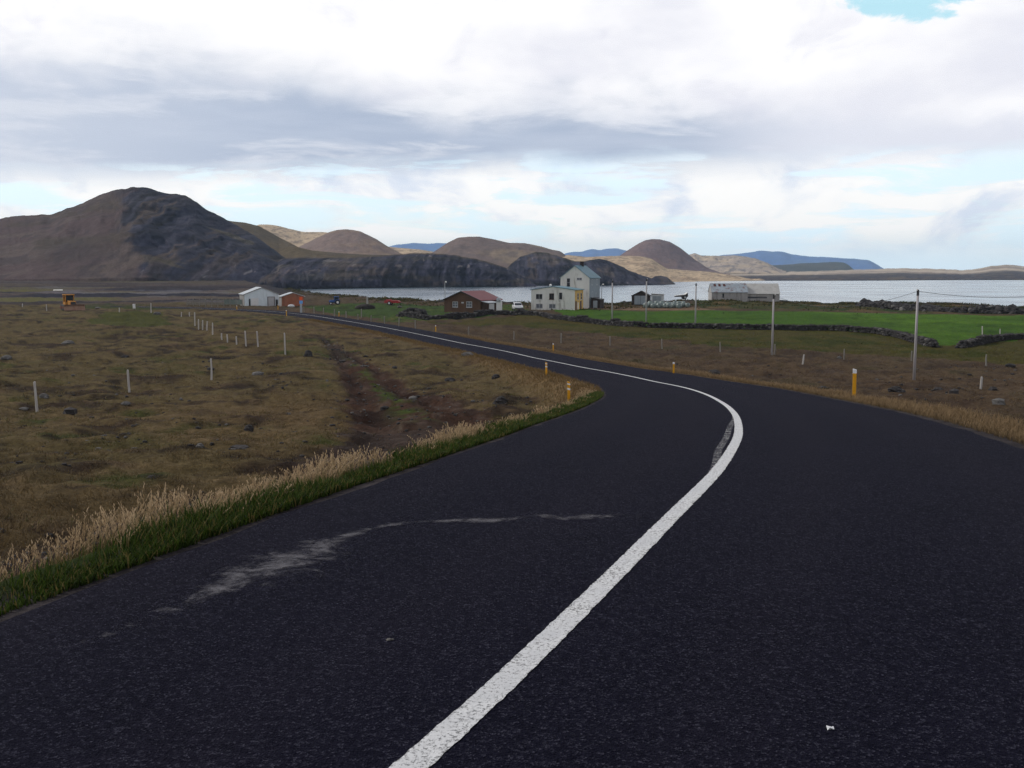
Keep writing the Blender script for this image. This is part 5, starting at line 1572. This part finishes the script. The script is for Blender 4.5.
# ------------------------------------------------------------------ stone walls
def stone_wall(name, label, line, hgt, thick, seed, size=0.30, cat='stone wall'):
    q = catmull(line, 0.2) if len(line) > 2 else np.array([np.array(line[0]) * (1 - t) + np.array(line[1]) * t for t in np.linspace(0, 1, 60)])
    seg = np.linalg.norm(np.diff(q, axis=0), axis=1); L = seg.sum(); cum = np.concatenate([[0], np.cumsum(seg)])
    mb = MB(); rr = random.Random(seed)
    org = q[len(q) // 2]; oz = g1(org[0], org[1])
    sarr = np.arange(0, L, size * 0.95)
    xs = np.interp(sarr, cum, q[:, 0]); ys = np.interp(sarr, cum, q[:, 1])
    d = np.stack([np.gradient(xs), np.gradient(ys)], 1); d /= np.linalg.norm(d, axis=1)[:, None]
    zs = ground(xs, ys)
    hv = hgt * (1 + 0.25 * fbm(sarr / 4, sarr * 0, 3, seed)) * np.clip(np.minimum(sarr, L - sarr) / 2.0 + 0.25, 0, 1)
    for i in range(len(sarr)):
        rows = max(1, int(round(hv[i] / (size * 0.75))))
        for k in range(rows):
            for sd in (-1, 1):
                if rr.random() < 0.06: continue
                w = thick * (1 - 0.35 * k / max(1, rows)) * 0.30
                o = sd * w + rr.uniform(-0.05, 0.05)
                r_ = size * rr.uniform(0.45, 0.78)
                if k == rows - 1 and rr.random() < 0.3: r_ *= 1.25
                c = (xs[i] - d[i, 1] * o + rr.uniform(-0.08, 0.08) - org[0], ys[i] + d[i, 0] * o - org[1], zs[i] + size * 0.72 * (k + 0.4) + rr.uniform(-0.04, 0.04) - oz)
                mb.blob(c, (r_ * rr.uniform(0.85, 1.3), r_, r_), rr.random() * 1e6, 6, 0.72, 1 if rr.random() < 0.09 else 0)
    o = mb.build(name, [M_LAVA, M_LICH], None, (org[0], org[1], oz))
    return tag(o, label, cat)


def gl(pts):
    return [hit(*p)[:2] for p in pts]


stone_wall('stone_wall', 'long dark dry-stone lava wall along the hayfield below the houses', gl([(398, 316), (412, 317.5), (428, 319.5), (450, 319), (474, 316.8), (495, 315.2), (520, 314.3), (545, 317), (570, 321), (600, 324.6), (640, 327), (700, 328.5), (760, 330), (820, 330.5), (850, 331.5), (875, 333.5), (900, 338), (920, 343), (935, 347.5)]), 0.80, 0.9, 5, 0.33)
stone_wall('stone_wall', 'short dark dry-stone wall at the right border of the hayfield', gl([(960, 348), (972, 345.5), (990, 342.5), (1010, 339.5), (1040, 338), (1080, 337)]), 0.72, 0.9, 6, 0.30)
def rock_ridge(label, line, n, hgt, thick, seed):
    q = catmull(line, 0.3); mb = MB(); rr = random.Random(seed); org = q[len(q) // 2]; oz = g1(org[0], org[1])
    d = np.gradient(q, axis=0); d /= np.linalg.norm(d, axis=1)[:, None]; nz = fbm(np.arange(len(q)) * 0.3 / 4.5, np.zeros(len(q)), 4, seed)
    ii = np.array([rr.randrange(len(q)) for _ in range(n)]); oo = np.array([rr.gauss(0, 0.42) * thick / 2 for _ in range(n)])
    X = q[ii, 0] - d[ii, 1] * oo; Y = q[ii, 1] + d[ii, 0] * oo; Z = ground(X, Y)
    for i in range(n):
        prof_ = max(0.08, (1 - (abs(oo[i]) / (thick / 2)) ** 2)) * hgt * (0.75 + 0.8 * nz[ii[i]])
        r_ = rr.choice([0.22, 0.3, 0.38, 0.5, 0.7]) * rr.uniform(0.7, 1.2)
        mb.blob((X[i] - org[0], Y[i] - org[1], Z[i] - oz + prof_ * rr.uniform(0.1, 1.0) - 0.1), (r_ * rr.uniform(0.8, 1.4), r_, r_ * rr.uniform(0.7, 1.2)), rr.random() * 1e6, 6, 0.85, 1 if rr.random() < 0.05 else 0, 0.5)
    tag(mb.build('rock_ridge', [M_LAVA, M_LICH], None, (org[0], org[1], oz)), label, 'rock ridge')


rock_ridge('rugged ridge of black lava rocks along the shore at the right', gl([(862, 305.8), (880, 307), (900, 309.5), (925, 311), (950, 312), (980, 313), (1010, 313.5), (1040, 314), (1090, 315)]), 1400, 1.1, 4.6, 7)
stone_wall('rock_bank', 'low bank of dark stones on the lawn left of the brown house', gl([(400, 313.5), (408, 313), (416, 313.2), (424, 314.5)]), 0.9, 1.6, 8, 0.42, 'rock bank')

# ------------------------------------------------------------------ sheep pen by the barn
def pen():
    a = hit(188, 306.2); b = hit(244, 305.2)
    y_ = 214.0; xa = y_ * (188 - 512) / 1000; xb = y_ * (243 - 512) / 1000
    t = thing('sheep_pen', 'long pale weathered sheep pen fence left of the white barn', 'fence', (xa, y_, g1(xa, y_)), 0)
    L = xb - xa
    panel = paint('pen_boards', lin(120, 128, 122, 0.9), 0.85, 0.3, 0.8, stain=lin(88, 110, 100), stain_amt=0.6, streak=True)
    for k in range(10):
        xx = L * k / 9; mb = MB(); mb.box(xx - 0.06, xx + 0.06, -0.06, 0.06, -0.4, 1.35 + 0.1 * math.sin(7 * k)); mb.build('post', M_FENCE2, t)
    for k in range(9):
        xx = L * k / 9
        mb = MB()
        for j, zz in enumerate((0.2, 0.55, 0.9)):
            mb.box(xx + 0.07, xx + L / 9 - 0.07, -0.03, 0.03, zz, zz + (0.2 if k < 6 else 0.33))
        mb.build('rail', M_FENCE2 if k < 6 else panel, t)
    # rear run
    for k in range(6):
        xx = L * (0.3 + 0.13 * k); mb = MB(); mb.box(xx - 0.06, xx + 0.06, 5.94, 6.06, -0.4, 1.3); mb.build('post', M_FENCE2, t)
    mb = MB(); mb.box(L * 0.28, L, 5.97, 6.03, 0.9, 1.05); mb.box(L * 0.28, L, 5.97, 6.03, 0.4, 0.55); mb.build('rail', M_FENCE2, t)


pen()

# ------------------------------------------------------------------ single stones, mound, litter
def rock(px, py, wpx, hpx, lab, seed, light=False, name='rock'):
    x, y, z = hit(px, py); k = y / FPX
    mb = MB(); w = wpx * k / 2; h = hpx * k
    rr = random.Random(seed)
    mb.blob((0, 0, h * 0.25), (w, w * 0.8, h * 0.9), seed, 9, 0.8, 0, 0.30)
    for q in range(3):
        mb.blob((rr.uniform(-1, 1) * w * 0.8, rr.uniform(-0.7, 0.3) * w, h * 0.1), (w * rr.uniform(0.3, 0.55),) * 2 + (h * 0.5,), seed + q + 1, 7, 0.75, 0, 0.3)
    tag(mb.build(name, M_LICH if light else M_LAVA, None, (x, y, z - 0.02)), lab, 'rock', 'loose lava rocks in the heath')


ROCKS = [(7, 358.5, 10, 4, 'flat pale rock at the far left border of the heath', True), (44, 397.5, 9, 5, 'grey rock just right of the tall leftmost fence post', True),
         (68, 344, 14, 4, 'low cluster of grey stones on a knoll in the left field', True), (125, 357.5, 8, 3, 'small dark stone in the middle of the left field', False),
         (24, 409, 9, 2.5, 'flat dark stone left below the tall leftmost fence post', True), (249, 430.5, 11, 7, 'dark rounded rock, largest in the lower left field', False),
         (200, 447, 9, 5, 'pale grey rock in the lower left field above the gravel track', True), (126, 404, 8, 3.5, 'small pale stone below the second field post', True),
         (308.5, 356.5, 9, 7, 'dark upright rock right of the thick white fence post', False), (500.5, 403.5, 15, 8, 'dark lump of lava beside the dug earth inside the road bend', False),
         (496, 378.5, 9, 5, 'grey boulder left of the marker posts inside the bend', False), (468, 355.5, 12, 4, 'row of dark boulders at the near edge of the far road', True),
         (240, 447, 20, 3, 'long flat dark stone in the lower left field', False), (152, 478, 10, 4, 'dark stone near the golden verge grass', False),
         (714, 374, 13, 5, 'dark rock in the heath behind the outer road edge', False), (896, 391.5, 14, 6, 'dark rock in the heath below the tallest power pole', False),
         (993, 390, 10, 4, 'dark rock in the heath right of the pale stake', False), (938, 390, 11, 3.5, 'flat dark rock between the tallest power pole and the pale stake', False),
         (839.5, 358.5, 5, 3, 'small white stone at the foot of a fence post', True), (1010, 366, 10, 3, 'flat dark rock at the right border of the heath', False),
         (157, 314.5, 8, 3, 'grey stones at the right foot of the green mound', True), (98, 308.3, 7, 1.6, 'low grey stone right of the bulldozer', True), (450, 381, 10, 4, 'small dark rock left of the boulder inside the bend', False)]
for i, (px, py, w, h, lab, li) in enumerate(ROCKS): rock(px, py, w, h, lab, 900 + 17 * i, li)
x, y, z = hit(291.2, 307.2); k = y / FPX
mb = MB(); mb.blob((0, 0, 0.25), (0.72, 0.45, 0.34), 77, 12, 0.95, 0, 0.08)
tag(mb.build('boulder', paint('white_stone', (0.62, 0.63, 0.64), 0.8, 0.1, 2), None, (x, y, z), smooth=True), 'white rounded boulder lying in front of the orange shed', 'boulder')
x, y, z = hit(365.5, 309)
mb = MB(); mb.blob((0, 0, 0.2), (1.9, 1.3, 1.05), 31, 14, 0.8, 0, 0.12); mb.blob((-1.0, -0.2, 0.1), (1.1, 0.9, 0.6), 32, 12, 0.8, 0, 0.15)
tag(mb.build('earth_heap', paint('dark_soil', (0.028, 0.024, 0.022), 0.97, 0.4, 2, bump=0.8), None, (x, y, z), smooth=True), 'dark heap of bare earth in the grass beyond the road', 'earth heap')
x, y, z = hit(399.5, 308)
mb = MB(); mb.blob((0, 0, 0.22), (0.55, 0.4, 0.32), 78, 10, 0.9, 0, 0.15)
tag(mb.build('boulder', M_LICH, None, (x, y, z), smooth=True), 'pale boulder in the grass right below the red trailer', 'boulder')
r = ray(830, 732.5); q = np.linspace(2, 9, 4000); D = q[np.argmax(q * r[2] / r[1] - f_road(q) < 0)]
mb = MB(); v = []
for i in range(4):
    for j in range(4): v.append(((i - 1.5) * 0.008, (j - 1.5) * 0.006, 0.004 + 0.007 * ((i * 7 + j * 5) % 4) / 3))
v += [(p[0], p[1], p[2] - 0.003) for p in v]
f = [(i * 4 + j, (i + 1) * 4 + j, (i + 1) * 4 + j + 1, i * 4 + j + 1) for i in range(3) for j in range(3)]
f += [tuple(16 + a for a in reversed(g_)) for g_ in f]
mb.add(v, f)
tag(mb.build('paper_scrap', M_REFL, None, (D * r[0] / r[1], D, float(f_road(D)) + 0.012)), 'tiny white crumpled paper scrap on the asphalt', 'litter')
r = ray(389, 643); D = q[np.argmax(q * r[2] / r[1] - f_road(q) < 0)]
mb = MB(); mb.blob((0, 0, 0.004), (0.014, 0.010, 0.008), 5, 7); mb.blob((0.016, 0.004, 0.003), (0.007, 0.006, 0.005), 6, 6)
tag(mb.build('pebble', M_LICH, None, (D * r[0] / r[1], D, float(f_road(D)) + 0.012)), 'pale pebble lying on the near lane of asphalt', 'pebble')


# ------------------------------------------------------------------ grass
def blades(base, h, lean, az, width, col, tipcol, bend=0.5):
    """ribbons of three triangles: arrays of n"""
    n = len(base)
    dx, dy = np.cos(az), np.sin(az); px_, py_ = -dy, dx
    wv = np.stack([px_, py_, np.zeros(n)], 1) * width[:, None] * 0.5
    off1 = np.stack([dx * lean * 0.35, dy * lean * 0.35, h * 0.55], 1); off2 = np.stack([dx * lean, dy * lean, h], 1)
    V = np.stack([base - wv, base + wv, base + off1 - wv * 0.8, base + off1 + wv * 0.8, base + off2], 1).reshape(-1, 3)
    i = np.arange(n) * 5
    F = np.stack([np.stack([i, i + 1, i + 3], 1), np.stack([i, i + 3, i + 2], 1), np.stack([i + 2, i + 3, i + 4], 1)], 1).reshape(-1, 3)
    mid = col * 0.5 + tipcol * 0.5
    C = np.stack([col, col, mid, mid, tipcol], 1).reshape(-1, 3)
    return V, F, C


def join(parts):
    V = []; F = []; C = []; b = 0
    for v, f, c in parts: V.append(v); F.append(f + b); C.append(c); b += len(v)
    return np.vstack(V), np.vstack(F), np.vstack(C)


GRASS = vcol_mat('grass_blades', 0.8, 0.0, spec=0.15, translucent=True)
L_ = lambda r, g, b, k=1.0: np.array(lin(r, g, b, k))


def along_edge(n, side, y0, y1, e0, e1, power):
    """random points beside the road, thinning out with distance; returns xyz, e, y"""
    idx = np.where((RL[:, 1] >= y0) & (RL[:, 1] <= y1) & (np.arange(len(RL)) > np.argmax(RL[:, 1] > -3)))[0]
    w = 1 / np.maximum(3.0, RL[idx, 1]) ** power; w /= w.sum()
    j = RNG.choice(idx, n, p=w)
    e = RNG.uniform(e0, e1, n) if np.isscalar(e0) else e0
    hw = HWL[j] if side < 0 else HWR[j]
    tt_ = RNG.uniform(-0.18, 0.18, n)
    p = RL[j] + NR[j] * (side * (hw + e))[:, None] + np.stack([NR[j, 1] * -tt_, NR[j, 0] * tt_], 1)
    return np.column_stack([p, ground(p[:, 0], p[:, 1])]), e, p[:, 1]


def verge():
    # fresh green strip hard against the left edge
    n = 60000
    e = np.abs(RNG.normal(0.10, 0.17, n)) - 0.05
    P_, e, yv = along_edge(n, -1, 0.5, 33, e, None, 0.9)
    fb = fbm(P_[:, 0] / 0.8, P_[:, 1] / 0.8, 3, 500)
    keep = e < 0.30 + 0.45 * fb + 0.25 * RNG.normal(0, 1, n) * 0.4; P_, e, yv, fb = P_[keep], e[keep], yv[keep], fb[keep]; n = len(P_)
    h = RNG.uniform(0.05, 0.17, n) * (1 + 0.5 * fb) * (0.45 + np.clip(e / 0.4, 0, 1) * 0.45) * np.interp(yv, [0, 20, 33], [1, 1.1, 1.3])
    mix_ = RNG.random((n, 1)); g0 = L_(30, 42, 14) * (1 - mix_) + L_(62, 80, 26) * mix_; dd_ = RNG.random(n) < 0.14; g0[dd_] = L_(104, 92, 54)
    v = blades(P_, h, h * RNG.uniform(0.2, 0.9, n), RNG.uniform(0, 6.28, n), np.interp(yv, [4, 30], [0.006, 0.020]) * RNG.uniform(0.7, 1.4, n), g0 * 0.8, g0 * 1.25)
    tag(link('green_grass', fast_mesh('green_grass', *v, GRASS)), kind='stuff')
    # tall dry straw behind it, with seed heads
    n = 19000
    e = np.abs(RNG.normal(0.60, 0.34, n)) + 0.03
    P_, e, yv = along_edge(n, -1, 0.5, 46, e, None, 0.85)
    fb = fbm(P_[:, 0] / 1.3, P_[:, 1] / 1.3, 3, 510); fb2 = fbm(P_[:, 0] / 0.35, P_[:, 1] / 0.35, 2, 511)
    keep = (e > 0.16 + 0.2 * fb) & (e < 1.2 + 0.9 * fb) & (fb + 1.0 * fb2 > -0.14); P_, e, yv, fb = P_[keep], e[keep], yv[keep], fb[keep]; n = len(P_)
    h = RNG.uniform(0.03, 0.225, n) * (1.0 + 0.7 * fb + 0.25 * fb2[keep]) * np.clip(0.6 + e * 0.45, 0.5, 1.05) * np.interp(yv, [0, 12, 30, 46], [1, 0.95, 0.7, 0.5])
    # one taller clump stands out
    spike = np.exp(-(((P_[:, 0] + 2.75) / 0.35) ** 2 + ((P_[:, 1] - 7.2) / 0.45) ** 2)); h *= 1 + 0.9 * spike
    mix_ = RNG.random((n, 1)); c0 = L_(64, 56, 30) * (1 - mix_) + L_(104, 84, 52) * mix_; c1 = L_(144, 122, 92) * (1 - mix_) + L_(196, 172, 140) * mix_
    gsel = RNG.random(n) < np.clip(0.5 - e * 0.28, 0.05, 0.5); c0[gsel] = L_(62, 74, 28)
    az = RNG.normal(0.3, 1.6, n); ln = h * RNG.uniform(0.1, 1.0, n) ** 1.3
    wd = np.interp(yv, [4, 40], [0.0035, 0.018])
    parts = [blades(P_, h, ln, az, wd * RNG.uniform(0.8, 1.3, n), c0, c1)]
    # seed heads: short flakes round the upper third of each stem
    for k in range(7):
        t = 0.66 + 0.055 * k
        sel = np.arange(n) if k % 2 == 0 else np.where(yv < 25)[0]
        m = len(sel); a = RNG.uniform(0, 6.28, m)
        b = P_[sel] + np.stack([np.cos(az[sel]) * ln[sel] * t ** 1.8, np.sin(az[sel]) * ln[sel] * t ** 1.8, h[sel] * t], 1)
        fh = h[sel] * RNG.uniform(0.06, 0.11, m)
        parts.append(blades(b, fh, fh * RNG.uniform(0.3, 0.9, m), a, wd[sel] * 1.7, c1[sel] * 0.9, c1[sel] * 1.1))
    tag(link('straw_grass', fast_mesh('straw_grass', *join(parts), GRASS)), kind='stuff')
    # thin straw fringe along the outer edge and along the far road
    n = 24000
    e = np.abs(RNG.normal(0.45, 0.40, n)) + 0.0
    P1, e1, y1 = along_edge(n, 1, 6, 110, e, None, 0.8)
    fb = fbm(P1[:, 0] / 0.9, P1[:, 1] / 0.9, 3, 520)
    h = RNG.uniform(0.05, 0.18, n) * (1.0 + 0.6 * fb)
    mix_ = RNG.random((n, 1)); c0 = L_(78, 66, 46) * (1 - mix_) + L_(100, 84, 60) * mix_; c1 = L_(132, 110, 82) * (1 - mix_) + L_(152, 128, 98) * mix_
    p1 = blades(P1, h, h * RNG.uniform(0.2, 0.9, n), RNG.uniform(0, 6.28, n), np.interp(y1, [8, 100], [0.008, 0.05]), c0, c1)
    n = 9000
    P2, e2, y2 = along_edge(n, -1, 34, 150, np.abs(RNG.normal(0.5, 0.6, n)), None, 0.6)
    h = RNG.uniform(0.06, 0.22, n); mix_ = RNG.random((n, 1)); c0 = L_(84, 68, 44) * (1 - mix_) + L_(104, 84, 54) * mix_
    p2 = blades(P2, h, h * RNG.uniform(0.2, 0.9, n), RNG.uniform(0, 6.28, n), np.interp(y2, [34, 150], [0.02, 0.06]), c0, c0 * 1.5)
    tag(link('fringe_grass', fast_mesh('fringe_grass', *join([p1, p2]), GRASS)), kind='stuff')


verge()


def tussocks():
    """short heath growth over both fields"""
    parts = []
    for (n, yl, yh, azl, azh) in ((62000, 9.5, 130, -0.56, 0.18), (34000, 16, 130, 0.05, 0.56)):
        u = RNG.random(n); D = yl * (yh / yl) ** u
        a = RNG.uniform(azl, azh, n); x = D * np.tan(a); y = D
        z, s, e, td, tw, off, tt = ground(x, y, full=True)
        col = cover_colors(x, y, z, s, e, td, tw, off, tt)
        k1 = fbm(x / 1.3, y / 1.3, 3, 601); k2 = fbm(x / 7, y / 8, 3, 602)
        keep = (e > 1.3) & ((td > tw * 0.95) | (RNG.random(n) < 0.10)) & (k1 + RNG.normal(0, 0.25, n) > -0.25) & (RNG.random(n) < np.interp(D, [60, 130], [1, 0.25]))
        x, y, z, s, k1, k2, D, col = x[keep], y[keep], z[keep], s[keep], k1[keep], k2[keep], D[keep], col[keep]
        for rep_ in range(4):
            m = len(x); jx = x + RNG.normal(0, 0.10, m); jy = y + RNG.normal(0, 0.10, m)
            base = np.column_stack([jx, jy, z - 0.02])
            h = RNG.uniform(0.03, 0.11, m) * (1 + 0.6 * k1)
            c = col * RNG.uniform(0.8, 1.35, (m, 1))
            st = RNG.random(m) < 0.22; c[st] = L_(112, 94, 66) * RNG.uniform(0.6, 1.1, (st.sum(), 1))
            gn = RNG.random(m) < np.clip(0.12 + 0.35 * k2, 0, 0.5) * (s < 0); c[gn] = L_(62, 68, 28) * RNG.uniform(0.7, 1.2, (gn.sum(), 1))
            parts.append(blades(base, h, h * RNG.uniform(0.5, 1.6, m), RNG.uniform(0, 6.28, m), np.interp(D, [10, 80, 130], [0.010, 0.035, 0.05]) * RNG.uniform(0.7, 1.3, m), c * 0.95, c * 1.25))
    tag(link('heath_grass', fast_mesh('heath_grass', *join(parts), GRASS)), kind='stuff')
    # pebbles and clods strewn over the heath and the track
    mb = MB(); rr = random.Random(8)
    pts = []
    for _ in range(2300):
        D = 12 * (75 / 12) ** rr.random(); a = rr.uniform(-0.52, 0.52); pts.append((D * math.tan(a), D))
    for _ in range(700):
        i = rr.randrange(len(TRACK) - 1); t = rr.random(); w = TRW[i] * 1.1
        p = TRACK[i] * (1 - t) + TRACK[i + 1] * t; pts.append((p[0] + rr.uniform(-w, w), p[1] + rr.uniform(-w, w)))
    pts = np.array(pts); z, s, e, td, tw, off, tt = ground(pts[:, 0], pts[:, 1], full=True)
    k = fbm(pts[:, 0] / 4, pts[:, 1] / 4, 3, 640)
    for i in range(len(pts)):
        if e[i] < 1.2 or (i < 2300 and k[i] < 0.0): continue
        r_ = rr.uniform(0.02, 0.07) * (0.7 + pts[i, 1] / 60) * (0.7 if i >= 2300 else 1) * (1 + (2.0 if rr.random() < 0.03 else 0))
        mb.blob((pts[i, 0], pts[i, 1], z[i] + r_ * 0.15), (r_ * rr.uniform(0.9, 1.5), r_, r_), rr.random() * 1e6, 5, 0.7, 1 if rr.random() < 0.22 else 0)
    tag(mb.build('heath_stones', [M_LAVA, M_LICH]), kind='stuff')


tussocks()


def shore_scrub():
    """clumps of rank grass and weeds on the shore bank and round the farm"""
    n = 26000; parts = []
    px = RNG.uniform(285, 1060, n); u = px - 512
    top = np.interp(px, [285, 400, 470, 530, 600, 700, 860, 940, 1024, 1060], [300, 300.5, 302, 303.5, 304, 301.5, 304, 303, 306, 307])
    D = coast(u / 1000 * 200, np.full(n, 200.0)) - np.abs(RNG.normal(0, 16, n)) - 3
    x = D * u / 1000; y = D
    z = ground(x, y); k = fbm(x / 4, y / 6, 3, 700)
    keep = (k > 0.0) & (np.abs(u - 222) > 0) ; x, y, z, k = x[keep], y[keep], z[keep], k[keep]; m = len(x)
    h = RNG.uniform(0.15, 0.5, m) * (0.7 + 1.0 * k); q = RNG.random((m, 1))
    c = L_(36, 46, 22) * (1 - q) + L_(66, 66, 34) * q
    st = RNG.random(m) < 0.25; c[st] = L_(96, 82, 52)
    parts.append(blades(np.column_stack([x, y, z - 0.05]), h, h * 0.5, RNG.uniform(0, 6.28, m), RNG.uniform(0.1, 0.3, m), c * 0.8, c * 1.2))
    tag(link('shore_grass', fast_mesh('shore_grass', *join(parts), GRASS)), kind='stuff')


shore_scrub()
